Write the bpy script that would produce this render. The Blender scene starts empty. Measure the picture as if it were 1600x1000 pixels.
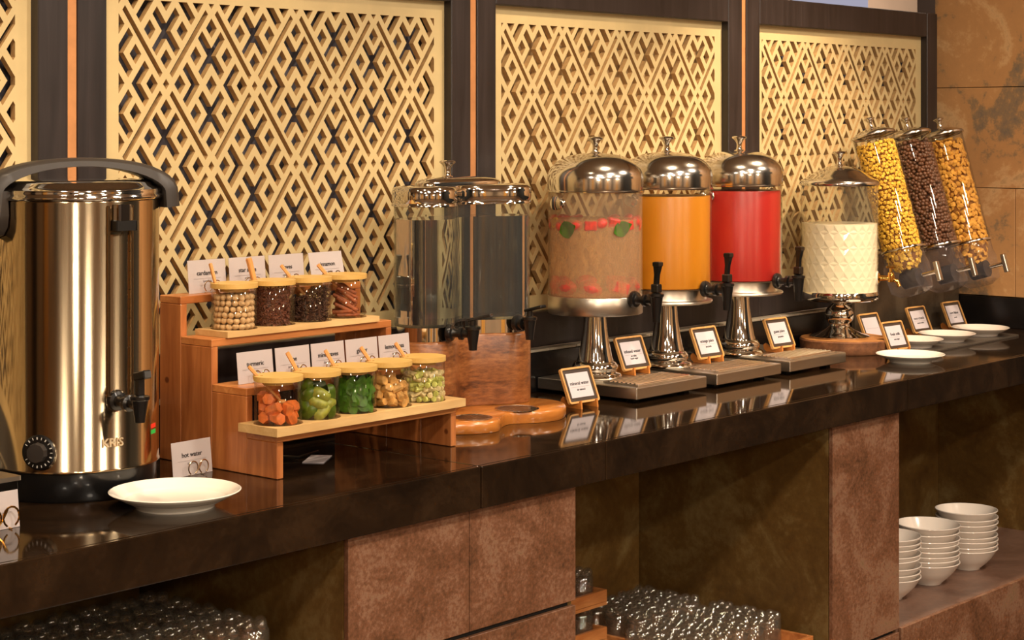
import bpy, bmesh, math, random
from mathutils import Vector, Matrix, Euler
from mathutils.geometry import delaunay_2d_cdt
random.seed(7)
SC = bpy.context.scene
COL = SC.collection
R = math.radians
CT = 0.90            # height of the worktop above the floor

# ------------------------------------------------------------------ camera
cam_d = bpy.data.cameras.new('camera')
cam = bpy.data.objects.new('camera', cam_d); COL.objects.link(cam)
cam.location = (0, 0, CT + 0.62)
cam.rotation_euler = (R(90), 0, R(40.8 - 90))
cam_d.sensor_width = 36; cam_d.lens = 66.0
cam_d.shift_y = -300 / 1600
cam_d.clip_start = 0.05
SC.camera = cam

# ------------------------------------------------------------------ world, lights, exposure
SC.view_settings.view_transform = 'Standard'
SC.view_settings.look = 'None'
SC.view_settings.gamma = 1
SC.view_settings.use_curve_mapping = False
SC.view_settings.exposure = 0.0
SC.cycles.max_bounces = 10
SC.cycles.transparent_max_bounces = 24
SC.cycles.transmission_bounces = 8
SC.cycles.glossy_bounces = 5
SC.cycles.diffuse_bounces = 3
SC.cycles.sample_clamp_indirect = 4.0
SC.cycles.blur_glossy = 0.6
w = bpy.data.worlds.new('world'); SC.world = w; w.use_nodes = True
w.node_tree.nodes['Background'].inputs[0].default_value = (1.0, 0.72, 0.48, 1)
w.node_tree.nodes['Background'].inputs[1].default_value = 0.22

def spot(x, y, z, tx, ty, tz, power, size, radius=0.035, col=(1, 0.77, 0.52), blend=0.5):
    l = bpy.data.lights.new('downlight_beam', 'SPOT'); l.energy = power; l.color = col
    l.spot_size = R(size); l.spot_blend = blend; l.shadow_soft_size = radius
    o = bpy.data.objects.new('downlight_beam', l); COL.objects.link(o); o.location = (x, y, z)
    o.rotation_euler = (Vector((tx, ty, tz)) - Vector((x, y, z))).to_track_quat('-Z', 'Y').to_euler()
    return o
def area(x, y, z, tx, ty, tz, power, sx, sy, col=(1, 0.78, 0.52)):
    l = bpy.data.lights.new('ceiling_glow', 'AREA'); l.energy = power; l.color = col
    l.shape = 'RECTANGLE'; l.size = sx; l.size_y = sy
    o = bpy.data.objects.new('ceiling_glow', l); COL.objects.link(o); o.location = (x, y, z)
    o.rotation_euler = (Vector((tx, ty, tz)) - Vector((x, y, z))).to_track_quat('-Z', 'Y').to_euler()
    return o
LAMPS = [(1.72, 2.38, 2.5, 1.95, 2.55), (2.3, 2.15, 2.5, 2.5, 2.7), (3.35, 2.15, 2.5, 3.45, 2.75),
         (4.35, 2.15, 2.5, 4.45, 2.75)]
POW = [42, 40, 53, 112]
for (x, y, z, tx, ty), p in zip(LAMPS, POW):
    spot(x, y, z, tx, ty, CT + 0.1, p, 75, blend=0.7)
def disk(x, y, z, power, r, col=(1, 0.85, 0.68)):
    l = bpy.data.lights.new('ceiling_lamp_light', 'AREA'); l.energy = power; l.color = col
    l.shape = 'DISK'; l.size = 2 * r
    o = bpy.data.objects.new('ceiling_lamp_light', l); COL.objects.link(o); o.location = (x, y, z)
    return o
DLAMPS = [(-1, -1.5), (0.6, -1.5), (2.2, -1.5), (3.8, -1.5), (1.4, 0.3), (3.0, 0.3), (-1, 0.3), (4.6, 0.6)]
for x_, y_ in DLAMPS: disk(x_, y_, 2.98, 45, 0.18)
disk(8.2, 3.9, 2.98, 60, 0.18)  # added lamp, unseen, to light the far room above the screens

FILL_LAMPS = [(0.2, -0.6, 1.85), (1.9, -1.2, 1.85), (3.6, -1.0, 1.85)]  # unseen pendant lamps added as low fill for the open shelves
for x_, y_, z_ in FILL_LAMPS:
    l = bpy.data.lights.new('fill_light', 'POINT'); l.energy = 90 if x_ < 1 else 40; l.color = (1, 0.82, 0.60); l.shadow_soft_size = 0.10
    o = bpy.data.objects.new('fill_light', l); COL.objects.link(o); o.location = (x_, y_, z_ - 0.02)

# ------------------------------------------------------------------ materials
def lin(c):
    return tuple((v / 255 / 12.92) if v / 255 <= 0.04045 else ((v / 255 + 0.055) / 1.055) ** 2.4 for v in c) + (1,)
def base(name):
    m = bpy.data.materials.new(name); m.use_nodes = True
    nt = m.node_tree; b = nt.nodes['Principled BSDF']
    return m, nt, b
def coords(nt, scale=(1, 1, 1), kind='Object'):
    tc = nt.nodes.new('ShaderNodeTexCoord'); mp = nt.nodes.new('ShaderNodeMapping')
    mp.inputs['Scale'].default_value = scale
    nt.links.new(tc.outputs[kind], mp.inputs['Vector'])
    return mp.outputs['Vector']
def noise(nt, vec, scale, detail=4, rough=0.55, dist=0):
    n = nt.nodes.new('ShaderNodeTexNoise'); n.inputs['Scale'].default_value = scale
    n.inputs['Detail'].default_value = detail; n.inputs['Roughness'].default_value = rough
    n.inputs['Distortion'].default_value = dist
    nt.links.new(vec, n.inputs['Vector']); return n.outputs['Fac']
def ramp(nt, fac, stops):
    r = nt.nodes.new('ShaderNodeValToRGB'); e = r.color_ramp.elements
    e[0].position = stops[0][0]; e[0].color = stops[0][1]
    e[1].position = stops[-1][0]; e[1].color = stops[-1][1]
    for p, c in stops[1:-1]:
        k = e.new(p); k.color = c
    nt.links.new(fac, r.inputs['Fac']); return r.outputs['Color']
def bump(nt, b, fac, strength, dist=0.001):
    k = nt.nodes.new('ShaderNodeBump'); k.inputs['Strength'].default_value = strength
    k.inputs['Distance'].default_value = dist
    nt.links.new(fac, k.inputs['Height']); nt.links.new(k.outputs['Normal'], b.inputs['Normal'])
def plain(name, c, rough=0.5, metal=0.0, spec=0.5, var=0.06, scale=20, coat=0, sss=0):
    m, nt, b = base(name)
    v = coords(nt); f = noise(nt, v, scale)
    c0 = lin([max(0, x * (1 - var)) for x in c]); c1 = lin([min(255, x * (1 + var)) for x in c])
    nt.links.new(ramp(nt, f, [(0.3, c0), (0.7, c1)]), b.inputs['Base Color'])
    b.inputs['Roughness'].default_value = rough; b.inputs['Metallic'].default_value = metal
    b.inputs['Specular IOR Level'].default_value = spec
    if coat: b.inputs['Coat Weight'].default_value = coat; b.inputs['Coat Roughness'].default_value = 0.05
    if sss:
        b.inputs['Subsurface Weight'].default_value = sss
        b.inputs['Subsurface Radius'].default_value = (0.02, 0.012, 0.006)
        b.inputs['Subsurface Scale'].default_value = 1.0
    return m
def wood(name, cd, cl, stretch=(0.08, 1, 1), scale=60, rough=0.5, coat=0.0, knots=False, coat_r=0.15):
    m, nt, b = base(name)
    v = coords(nt, stretch); f = noise(nt, v, scale, 6, 0.6, 0.6)
    col = ramp(nt, f, [(0.28, lin(cd)), (0.5, lin([(p + q) / 2 for p, q in zip(cd, cl)])), (0.72, lin(cl))])
    v2 = coords(nt); f2 = noise(nt, v2, 5, 2)
    mx = nt.nodes.new('ShaderNodeMix'); mx.data_type = 'RGBA'; mx.blend_type = 'MULTIPLY'
    mx.inputs[0].default_value = 0.5
    nt.links.new(col, mx.inputs[6])
    nt.links.new(ramp(nt, f2, [(0.3, (0.6, 0.55, 0.5, 1)), (0.65, (1, 1, 1, 1))]), mx.inputs[7])
    out = mx.outputs[2]
    if knots:
        vo = nt.nodes.new('ShaderNodeTexVoronoi'); vo.inputs['Scale'].default_value = 14
        nt.links.new(v2, vo.inputs['Vector'])
        kf = ramp(nt, vo.outputs['Distance'], [(0.06, (0.22, 0.1, 0.05, 1)), (0.1, (1, 1, 1, 1))])
        m2 = nt.nodes.new('ShaderNodeMix'); m2.data_type = 'RGBA'; m2.blend_type = 'MULTIPLY'
        m2.inputs[0].default_value = 0.8
        nt.links.new(out, m2.inputs[6]); nt.links.new(kf, m2.inputs[7]); out = m2.outputs[2]
    nt.links.new(out, b.inputs['Base Color'])
    b.inputs['Roughness'].default_value = rough
    b.inputs['Coat Weight'].default_value = coat; b.inputs['Coat Roughness'].default_value = coat_r
    bump(nt, b, f, 0.15)
    return m
def blotch(name, stops, scale=6, fine=60, rough=0.5, rvar=0.1, bmp=0.2, stretch=(1, 1, 1), metal=0, spec=0.5, kind='Object', fw=0.35):
    m, nt, b = base(name)
    v = coords(nt, stretch, kind)
    f = noise(nt, v, scale, 8, 0.62, 0.8); g = noise(nt, v, fine, 5, 0.7)
    ma = nt.nodes.new('ShaderNodeMath'); ma.operation = 'MULTIPLY_ADD'
    ma.inputs[1].default_value = fw
    nt.links.new(g, ma.inputs[0]); nt.links.new(f, ma.inputs[2])
    mb = nt.nodes.new('ShaderNodeMath'); mb.operation = 'SUBTRACT'; mb.inputs[1].default_value = fw / 2
    nt.links.new(ma.outputs[0], mb.inputs[0])
    nt.links.new(ramp(nt, mb.outputs[0], [(p, lin(c)) for p, c in stops]), b.inputs['Base Color'])
    mr = nt.nodes.new('ShaderNodeMapRange'); mr.inputs[3].default_value = rough - rvar; mr.inputs[4].default_value = rough + rvar
    nt.links.new(f, mr.inputs[0]); nt.links.new(mr.outputs[0], b.inputs['Roughness'])
    b.inputs['Metallic'].default_value = metal; b.inputs['Specular IOR Level'].default_value = spec
    bump(nt, b, g, bmp)
    return m
def steel(name, c, rough, var=0.05, aniso=False):
    m, nt, b = base(name)
    v = coords(nt, (1, 1, 0.02) if aniso else (1, 1, 1)); f = noise(nt, v, 90 if aniso else 25, 4)
    b.inputs['Base Color'].default_value = lin(c); b.inputs['Metallic'].default_value = 1
    mr = nt.nodes.new('ShaderNodeMapRange'); mr.inputs[3].default_value = max(0.01, rough - var); mr.inputs[4].default_value = rough + var
    nt.links.new(f, mr.inputs[0]); nt.links.new(mr.outputs[0], b.inputs['Roughness'])
    if aniso:
        g = noise(nt, coords(nt, (1, 1, 0.1)), 14, 2)
        bump(nt, b, g, 0.2, 0.002)
    return m
def thin_glass(name, tint=(0.97, 0.96, 0.94), ior=1.4, rough=0.0, haze=0.0, haze_col=(200, 180, 150)):
    m = bpy.data.materials.new(name); m.use_nodes = True; nt = m.node_tree; nt.nodes.clear()
    o = nt.nodes.new('ShaderNodeOutputMaterial'); t = nt.nodes.new('ShaderNodeBsdfTransparent')
    t.inputs[0].default_value = tuple(tint) + (1,)
    g = nt.nodes.new('ShaderNodeBsdfGlossy'); g.inputs['Roughness'].default_value = rough
    lw = nt.nodes.new('ShaderNodeLayerWeight'); lw.inputs['Blend'].default_value = 0.5
    pw = nt.nodes.new('ShaderNodeMath'); pw.operation = 'POWER'; pw.inputs[1].default_value = 5
    fr = nt.nodes.new('ShaderNodeMath'); fr.operation = 'MULTIPLY_ADD'
    f0 = ((ior - 1) / (ior + 1)) ** 2
    fr.inputs[1].default_value = 0.85 - f0; fr.inputs[2].default_value = f0
    nt.links.new(lw.outputs['Facing'], pw.inputs[0]); nt.links.new(pw.outputs[0], fr.inputs[0])
    mx = nt.nodes.new('ShaderNodeMixShader')
    nt.links.new(fr.outputs[0], mx.inputs[0]); nt.links.new(t.outputs[0], mx.inputs[1]); nt.links.new(g.outputs[0], mx.inputs[2])
    out = mx.outputs[0]
    if haze:
        d = nt.nodes.new('ShaderNodeBsdfDiffuse'); d.inputs[0].default_value = lin(haze_col)
        f = noise(nt, coords(nt, (1, 1, 0.6)), 45, 6, 0.7, 1.0)
        mr = nt.nodes.new('ShaderNodeMapRange'); mr.inputs[1].default_value = 0.3; mr.inputs[2].default_value = 0.7
        mr.inputs[3].default_value = haze * 0.75; mr.inputs[4].default_value = min(1, haze * 1.2)
        nt.links.new(f, mr.inputs[0])
        m2 = nt.nodes.new('ShaderNodeMixShader')
        nt.links.new(mr.outputs[0], m2.inputs[0]); nt.links.new(out, m2.inputs[1]); nt.links.new(d.outputs[0], m2.inputs[2])
        out = m2.outputs[0]
    nt.links.new(out, o.inputs[0])
    return m
def true_glass(name, c=(1, 1, 1), ior=1.45, rough=0.0):
    m, nt, b = base(name)
    b.inputs['Base Color'].default_value = tuple(c) + (1,)
    b.inputs['Transmission Weight'].default_value = 1; b.inputs['IOR'].default_value = ior
    b.inputs['Roughness'].default_value = rough
    return m

M = {}
M['cream'] = plain('cream_lacquer', (200, 178, 130), 0.5, var=0.02)
M['cut_edge'] = plain('cut_board_edge', (184, 148, 98), 0.7, var=0.1, scale=60)
M['slate'] = plain('slate_board', (72, 70, 80), 0.6, var=0.1)
M['tan'] = plain('tan_board', (176, 146, 102), 0.6, var=0.15, scale=30)
M['dark_frame'] = wood('dark_stained_wood', (30, 24, 24), (52, 44, 44), (1, 1, 0.06), 40, 0.38)
M['copper'] = plain('copper_strip', (214, 150, 98), 0.35, 0.4)
M['stone'] = blotch('polished_dark_stone', [(0.3, (25, 16, 9)), (0.5, (35, 23, 13)), (0.7, (48, 33, 20))], 9, 130, 0.06, 0.025, 0.01)
M['ledge'] = plain('black_ledge', (16, 14, 14), 0.25)
M['ledge_tile'] = plain('grey_ledge_tile', (150, 140, 124), 0.3)
M['rust'] = blotch('rusty_brown_tile', [(0.26, (70, 46, 32)), (0.40, (98, 64, 42)), (0.52, (114, 76, 54)), (0.64, (132, 98, 76)), (0.78, (112, 88, 60))], 6, 110, 0.42, 0.1, 0.35, fw=0.75)
M['rust_shelf'] = blotch('brown_shelf_stone', [(0.3, (92, 66, 54)), (0.7, (128, 98, 82))], 5, 60, 0.35, 0.08, 0.1)
M['olive'] = blotch('olive_brown_metal', [(0.3, (74, 50, 22)), (0.5, (98, 72, 34)), (0.7, (126, 106, 66))], 5, 60, 0.35, 0.1, 0.15)
M['gap'] = plain('black_gap', (12, 10, 9), 0.7)
M['wall_tile'] = blotch('ochre_stone_tile', [(0.30, (120, 106, 92)), (0.385, (150, 122, 90)), (0.43, (190, 142, 92)), (0.52, (196, 146, 94)), (0.60, (214, 172, 122)), (0.7, (172, 136, 92))], 3.4, 34, 0.5, 0.1, 0.4, kind='Object')
M['urn_steel'] = steel('brushed_urn_steel', (196, 176, 144), 0.12, 0.04, True)
M['dome'] = steel('worn_dome_steel', (226, 222, 214), 0.15, 0.05)
M['hopper'] = thin_glass('hazed_hopper', (0.95, 0.95, 0.96), 1.6, 0.03, haze=0.05, haze_col=(190, 180, 186))  # pale haze in the colour makes the clear hopper edges show
M['wheel'] = plain('dark_portion_wheel', (44, 42, 44), 0.3)
M['chrome'] = steel('polished_chrome', (226, 222, 214), 0.07, 0.03)
M['satin'] = steel('satin_steel', (206, 196, 182), 0.32, 0.06)
M['grate'] = steel('bright_grate_steel', (246, 240, 230), 0.2, 0.05)
M['black'] = plain('black_plastic', (18, 17, 17), 0.28, coat=0.3)
M['matte_black'] = plain('dark_handle_plastic', (52, 46, 42), 0.42)
M['white_mark'] = plain('white_mark', (225, 220, 210), 0.5)
M['grey_text'] = plain('embossed_grey', (245, 225, 190), 0.3, 0.6)
M['red_mark'] = plain('red_mark', (230, 50, 30), 0.5)
M['green_mark'] = plain('green_mark', (40, 170, 70), 0.5)
M['porcelain'] = plain('white_porcelain', (240, 234, 222), 0.12, var=0.01, coat=0.4)
M['bowl'] = plain('off_white_bowl', (226, 214, 202), 0.14, var=0.01, coat=0.4)
M['paper'] = plain('white_card', (206, 198, 204), 0.5, var=0.01)
M['ink'] = plain('dark_ink', (40, 36, 40), 0.6)
M['faint_ink'] = plain('faint_ink', (150, 142, 146), 0.6)
M['riser'] = wood('orange_pine', (150, 82, 38), (206, 132, 74), (1, 1, 0.1), 45, 0.42, 0.25, knots=True)
M['riser_top'] = wood('orange_pine_top', (170, 98, 46), (216, 146, 84), (0.1, 1, 1), 45, 0.42, 0.25)
M['tray_wood'] = wood('pale_tray_wood', (206, 164, 104), (226, 190, 132), (0.1, 1, 1), 60, 0.5)
M['lid_wood'] = wood('bamboo_lid', (212, 168, 88), (230, 190, 112), (0.1, 1, 1), 90, 0.45)
M['spoon'] = wood('wooden_spoon', (204, 138, 70), (224, 164, 96), (1, 1, 0.1), 90, 0.5)
M['block'] = blotch('varnished_wood_block', [(0.28, (52, 30, 20)), (0.42, (104, 60, 32)), (0.55, (134, 82, 44)), (0.72, (160, 106, 62))], 8, 90, 0.32, 0.08, 0.15, (0.6, 0.6, 2.4), fw=0.6)
M['board'] = wood('glossy_wood_board', (160, 92, 36), (206, 132, 58), (0.2, 1, 1), 30, 0.25, 0.6)
M['bark'] = blotch('bark', [(0.3, (84, 50, 28)), (0.6, (132, 84, 50)), (0.8, (160, 110, 70))], 20, 90, 0.7, 0.1, 0.9)
M['slice_top'] = wood('sawn_wood_slice', (168, 108, 54), (212, 150, 86), (1, 1, 1), 22, 0.55)
M['jar_glass'] = thin_glass('clear_jar_glass')
M['tank'] = thin_glass('clear_acrylic_tank', (0.96, 0.95, 0.93), 1.3)
M['frost'] = thin_glass('misty_acrylic', (0.95, 0.93, 0.9), 1.3, haze=0.12, haze_col=(215, 190, 160))
M['facet'] = thin_glass('textured_glass', (0.98, 0.97, 0.93), 1.45, 0.03, haze=0.05, haze_col=(220, 215, 190))
M['cup_glass'] = thin_glass('tumbler_glass', (0.93, 0.93, 0.9), 2.7, 0.0, haze=0.02, haze_col=(235, 232, 220))
M['twin_tank'] = thin_glass('hazed_twin_tank', (0.95, 0.96, 0.95), 1.35, haze=0.02, haze_col=(176, 186, 186))  # pale haze stands in for the room's dim reflection in the tank
M['wire'] = steel('pale_wire', (226, 206, 176), 0.25)
M['water'] = true_glass('still_water', (0.93, 0.96, 0.97), 1.33)
M['infused'] = thin_glass('hazy_infused_water', (0.97, 0.86, 0.70), 1.1, haze=0.34, haze_col=(245, 192, 130))
M['orange'] = plain('orange_juice', (214, 140, 34), 0.3, var=0.02, scale=6, sss=0.3)
M['guava'] = plain('guava_juice', (184, 44, 38), 0.3, var=0.03, scale=6, sss=0.3)
M['milk'] = plain('milk', (252, 242, 214), 0.2, var=0.01)
M['gold'] = steel('brass', (226, 176, 92), 0.12)
M['sign_frame'] = wood('sign_frame_wood', (206, 150, 84), (228, 176, 108), (1, 1, 1), 60, 0.5)
M['sign_dark'] = plain('dark_sign_border', (66, 54, 46), 0.4)
M['easel'] = wood('small_easel_wood', (180, 106, 40), (206, 132, 60), (1, 1, 1), 60, 0.5)
M['platter'] = plain('grey_slate_platter', (78, 70, 62), 0.28)
M['grey_panel'] = blotch('brushed_grey_stand', [(0.3, (92, 78, 62)), (0.7, (126, 110, 90))], 6, 80, 0.35, 0.08, 0.05, metal=0.6)
M['cereal_yellow'] = plain('yellow_cereal', (246, 190, 70), 0.7, var=0.12, scale=60)
M['cereal_gold'] = plain('golden_flakes', (236, 168, 72), 0.7, var=0.15, scale=60)
M['cereal_brown'] = plain('chocolate_cereal', (94, 60, 40), 0.45, var=0.2, scale=60)
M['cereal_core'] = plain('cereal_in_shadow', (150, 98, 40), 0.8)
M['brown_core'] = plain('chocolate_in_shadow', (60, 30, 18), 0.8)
M['cardamom'] = plain('dried_cardamom', (206, 172, 126), 0.7, var=0.15, scale=120)
M['anise'] = plain('star_anise', (92, 50, 32), 0.6, var=0.35, scale=150)
M['clove'] = plain('clove', (70, 44, 30), 0.7, var=0.5, scale=200)
M['cinnamon'] = plain('cinnamon_bark', (142, 76, 42), 0.6, var=0.2, scale=100)
M['turmeric'] = plain('turmeric_root', (206, 108, 46), 0.55, var=0.15, scale=80)
M['lime'] = plain('lime_peel', (72, 98, 24), 0.35, var=0.3, scale=50)
M['lime_flesh'] = plain('lime_flesh', (146, 152, 60), 0.4, var=0.15, scale=90)
M['mint'] = plain('mint_leaf', (54, 92, 16), 0.45, var=0.35, scale=60)
M['ginger'] = plain('ginger_root', (196, 150, 84), 0.65, var=0.22, scale=70)
M['grass'] = plain('lemongrass_stalk', (176, 178, 92), 0.5, var=0.25, scale=60)
M['grass_pale'] = plain('pale_lemongrass', (206, 190, 140), 0.5, var=0.2, scale=60)
M['melon'] = plain('watermelon_flesh', (206, 28, 26), 0.35, var=0.3, scale=60)
M['lemon'] = plain('lemon_slice', (214, 168, 40), 0.4)
M['room_wall'] = plain('warm_room_wall', (176, 150, 122), 0.6, var=0.1, scale=2)
M['room_pale'] = plain('pale_room_wall', (186, 160, 140), 0.6, var=0.05, scale=2)
M['room_lilac'] = plain('lilac_room_panel', (176, 178, 200), 0.6, var=0.03)
M['room_dark'] = plain('dark_room_column', (44, 34, 30), 0.4)
M['room_gold'] = plain('unseen_gold_finish', (206, 146, 62), 0.7, var=0.2, scale=3)
M['floor'] = blotch('brown_floor_tile', [(0.3, (52, 38, 28)), (0.7, (84, 62, 46))], 3, 30, 0.3, 0.05, 0.05)
M['ceiling'] = plain('pale_ceiling', (206, 186, 160), 0.8)
def emit(name, c, s):
    m = bpy.data.materials.new(name); m.use_nodes = True; nt = m.node_tree
    b = nt.nodes['Principled BSDF']; b.inputs['Base Color'].default_value = (0, 0, 0, 1)
    b.inputs['Emission Color'].default_value = tuple(c) + (1,); b.inputs['Emission Strength'].default_value = s
    return m
M['bulb'] = emit('glowing_bulb', (1, 0.78, 0.5), 30)
M['lilac_glow'] = emit('glowing_lilac_patch', (0.36, 0.35, 0.45), 1.0)  # emission stands in for the lilac tone of the far room

# ------------------------------------------------------------------ mesh helpers
class MB:
    def __init__(s): s.bm = bmesh.new()
    def box(s, x0, x1, y0, y1, z0, z1, bev=0, seg=1, mat=None):
        g = bmesh.ops.create_cube(s.bm, size=1)['verts']
        for v in g:
            v.co = Vector(((x0 + x1) / 2 + v.co.x * (x1 - x0), (y0 + y1) / 2 + v.co.y * (y1 - y0), (z0 + z1) / 2 + v.co.z * (z1 - z0)))
        if mat is not None:
            for v in g: v.co = mat @ v.co
        if bev:
            es = list({e for v in g for e in v.link_edges})
            bmesh.ops.bevel(s.bm, geom=es, offset=bev, segments=seg, affect='EDGES', profile=0.5)
        return s
    def loft(s, loops, cap0=True, cap1=True):
        L = [[s.bm.verts.new(p) for p in lp] for lp in loops]
        n = len(L[0])
        for a, b in zip(L, L[1:]):
            for i in range(n):
                j = (i + 1) % n
                s.bm.faces.new((a[i], a[j], b[j], b[i]))
        if cap0: s.bm.faces.new(list(reversed(L[0])))
        if cap1: s.bm.faces.new(L[-1])
        return s
    def lathe(s, prof, seg=40, c=(0, 0, 0), mat=None, cap0=False, cap1=False):
        prev = None; first = None
        for r, z in prof:
            if r < 1e-6:
                ring = [s.bm.verts.new(Vector((c[0], c[1], c[2] + z)))]
            else:
                ring = [s.bm.verts.new(Vector((c[0] + r * math.cos(2 * math.pi * k / seg), c[1] + r * math.sin(2 * math.pi * k / seg), c[2] + z))) for k in range(seg)]
            if mat is not None:
                for v in ring: v.co = mat @ v.co
            if prev:
                for k in range(seg):
                    j = (k + 1) % seg
                    if len(prev) == 1 and len(ring) == 1: continue
                    if len(prev) == 1: s.bm.faces.new((prev[0], ring[j], ring[k]))
                    elif len(ring) == 1: s.bm.faces.new((prev[k], prev[j], ring[0]))
                    else: s.bm.faces.new((prev[k], prev[j], ring[j], ring[k]))
            if first is None: first = ring
            prev = ring
        if cap0 and len(first) > 2: s.bm.faces.new(list(reversed(first)))
        if cap1 and len(prev) > 2: s.bm.faces.new(prev)
        return s
    def sweep(s, pts, rad, seg=8, prof=None, closed=False, up=None):
        pts = [Vector(p) for p in pts]; n = len(pts)
        if not isinstance(rad, (list, tuple)): rad = [rad] * n
        loops = []; nrm = None
        for i, p in enumerate(pts):
            if closed: t = (pts[(i + 1) % n] - pts[i - 1]).normalized()
            else: t = (pts[min(i + 1, n - 1)] - pts[max(i - 1, 0)]).normalized()
            if up is not None: nrm = (Vector(up) - t * t.dot(Vector(up))).normalized()
            elif nrm is None:
                a = Vector((0, 0, 1)) if abs(t.z) < 0.9 else Vector((1, 0, 0))
                nrm = (a - t * t.dot(a)).normalized()
            else: nrm = (nrm - t * t.dot(nrm)).normalized()
            b = t.cross(nrm)
            if prof: lp = [p + nrm * (y * rad[i]) + b * (x * rad[i]) for x, y in prof]
            else: lp = [p + nrm * math.cos(2 * math.pi * k / seg) * rad[i] + b * math.sin(2 * math.pi * k / seg) * rad[i] for k in range(seg)]
            loops.append(lp)
        if closed: s.loft(loops + [loops[0]], False, False)
        else: s.loft(loops)
        return s
    def prism(s, outline, z0, z1, mat=None):
        lo = [Vector((x, y, z0)) for x, y in outline]; hi = [Vector((x, y, z1)) for x, y in outline]
        if mat is not None: lo = [mat @ p for p in lo]; hi = [mat @ p for p in hi]
        return s.loft([lo, hi])
    def ico(s, c, r, sub=1, scale=(1, 1, 1), jit=0.0, rot=None):
        g = bmesh.ops.create_icosphere(s.bm, subdivisions=sub, radius=1)['verts']
        for v in g:
            q = v.co * (1 + random.uniform(-jit, jit)) * r
            q = Vector((q.x * scale[0], q.y * scale[1], q.z * scale[2]))
            if rot is not None: q = rot @ q
            v.co = q + Vector(c)
        return s
    def mesh(s, name, mat, smooth=35):
        bm = s.bm
        bmesh.ops.remove_doubles(bm, verts=bm.verts, dist=1e-6)
        bmesh.ops.recalc_face_normals(bm, faces=bm.faces)
        me = bpy.data.meshes.new(name); bm.to_mesh(me); bm.free()
        me.materials.append(mat)
        if smooth:
            me.polygons.foreach_set('use_smooth', [True] * len(me.polygons))
            me.set_sharp_from_angle(angle=R(smooth))
        return me
    def build(s, name, mat, parent=None, smooth=35, loc=(0, 0, 0), rot=(0, 0, 0)):
        return link(name, s.mesh(name, mat, smooth), parent, loc, rot)
def link(name, me, parent=None, loc=(0, 0, 0), rot=(0, 0, 0)):
    o = bpy.data.objects.new(name, me); COL.objects.link(o)
    o.location = loc; o.rotation_euler = rot
    if parent is not None: o.parent = parent
    return o
def tag(o, label=None, cat=None, group=None, kind=None):
    if label: o['label'] = label
    if cat: o['category'] = cat
    if group: o['group'] = group
    if kind: o['kind'] = kind
    return o
def thing(name, label, cat, loc=(0, 0, 0), rz=0, group=None, rot=None):
    o = bpy.data.objects.new(name, None); COL.objects.link(o); o.empty_display_size = 0.05
    o.location = loc; o.rotation_euler = rot if rot else (0, 0, rz)
    return tag(o, label, cat, group)
def copy_tree(o, parent=None):
    c = o.copy(); COL.objects.link(c); c.parent = parent
    for ch in list(o.children): copy_tree(ch, c)
    return c
def text_obj(txt, size, mat, parent, loc, rot, name='lettering', align='CENTER', label=None, depth=0.0002):
    cu = bpy.data.curves.new('txt', 'FONT'); cu.body = txt; cu.size = size; cu.align_x = align; cu.align_y = 'CENTER'
    cu.extrude = depth; cu.resolution_u = 3; cu.offset = size * 0.012
    t = bpy.data.objects.new('txt', cu); COL.objects.link(t)
    dg = bpy.context.evaluated_depsgraph_get(); dg.update()
    me = bpy.data.meshes.new_from_object(t.evaluated_get(dg)); bpy.data.objects.remove(t)
    me.materials.clear(); me.materials.append(mat)
    o = link(name, me, parent, loc, rot)
    if label: o['label'] = label
    return o
def spline(pts, n=8):
    out = []; k = len(pts)
    for i in range(k):
        p0, p1, p2, p3 = [Vector(pts[(i + j) % k]) for j in (-1, 0, 1, 2)]
        for q in range(n):
            t = q / n
            out.append(0.5 * ((2 * p1) + (-p0 + p2) * t + (2 * p0 - 5 * p1 + 4 * p2 - p3) * t * t + (-p0 + 3 * p1 - 3 * p2 + p3) * t ** 3))
    return out
def rrect(w, h, r, n=5):
    out = []
    for cx, cy, a in ((w / 2 - r, h / 2 - r, 0), (-w / 2 + r, h / 2 - r, 90), (-w / 2 + r, -h / 2 + r, 180), (w / 2 - r, -h / 2 + r, 270)):
        for k in range(n + 1):
            t = R(a + 90 * k / n); out.append((cx + r * math.cos(t), cy + r * math.sin(t)))
    return out

# ------------------------------------------------------------------ the room
XR = 5.42
def struct(name, mb, mat, smooth=0):
    return tag(mb.build(name, mat, None, smooth), kind='structure')
struct('floor', MB().box(-3, 10.6, -4, 5.2, -0.05, 0), M['floor'])
struct('ceiling', MB().box(-3, 10.6, -4, 5.2, 3.0, 3.05), M['ceiling'])
struct('wall_back', MB().box(-3, 10.6, 5.0, 5.1, 0, 3.0), M['room_pale'])
struct('wall_left', MB().box(-3.1, -3, -4, 5.2, 0, 3.0), M['room_wall'])
struct('wall_front', MB().box(-3, 7, -4.1, -4, 0, 3.0), M['room_wall'])
wr = struct('wall_right', MB().box(XR + 0.012, XR + 0.15, -4, 2.899, 0, 3.0), M['gap'])
struct('wall_far', MB().box(10.5, 10.6, -4, 5.0, 0, 3.0), M['room_pale'])
# right wall cladding: large ochre stone tiles with recessed joints
zr = [CT + 0.095, CT + 0.62 - 0.1875, CT + 0.62 + 0.1277, CT + 0.62 + 0.443, CT + 0.62 + 0.758, CT + 0.62 + 1.073, 3.0]
for i in range(len(zr) - 1):
    ys = [2.62 + (0.0 if i in (0, 3) else 0.31) - 0.62 * k for k in range(-1, 4)] if i != 1 else [3.1, 2.48, 1.86, 1.24, 0.62]
    ys = sorted([min(y, 2.895) for y in ys])
    for a, b in zip(ys, ys[1:]):
        if b - a > 0.02:
            MB().box(XR, XR + 0.012, a + 0.001, b - 0.001, zr[i] + 0.001, zr[i + 1] - 0.001, 0.0008).build('tile', M['wall_tile'], wr, 0)
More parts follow.
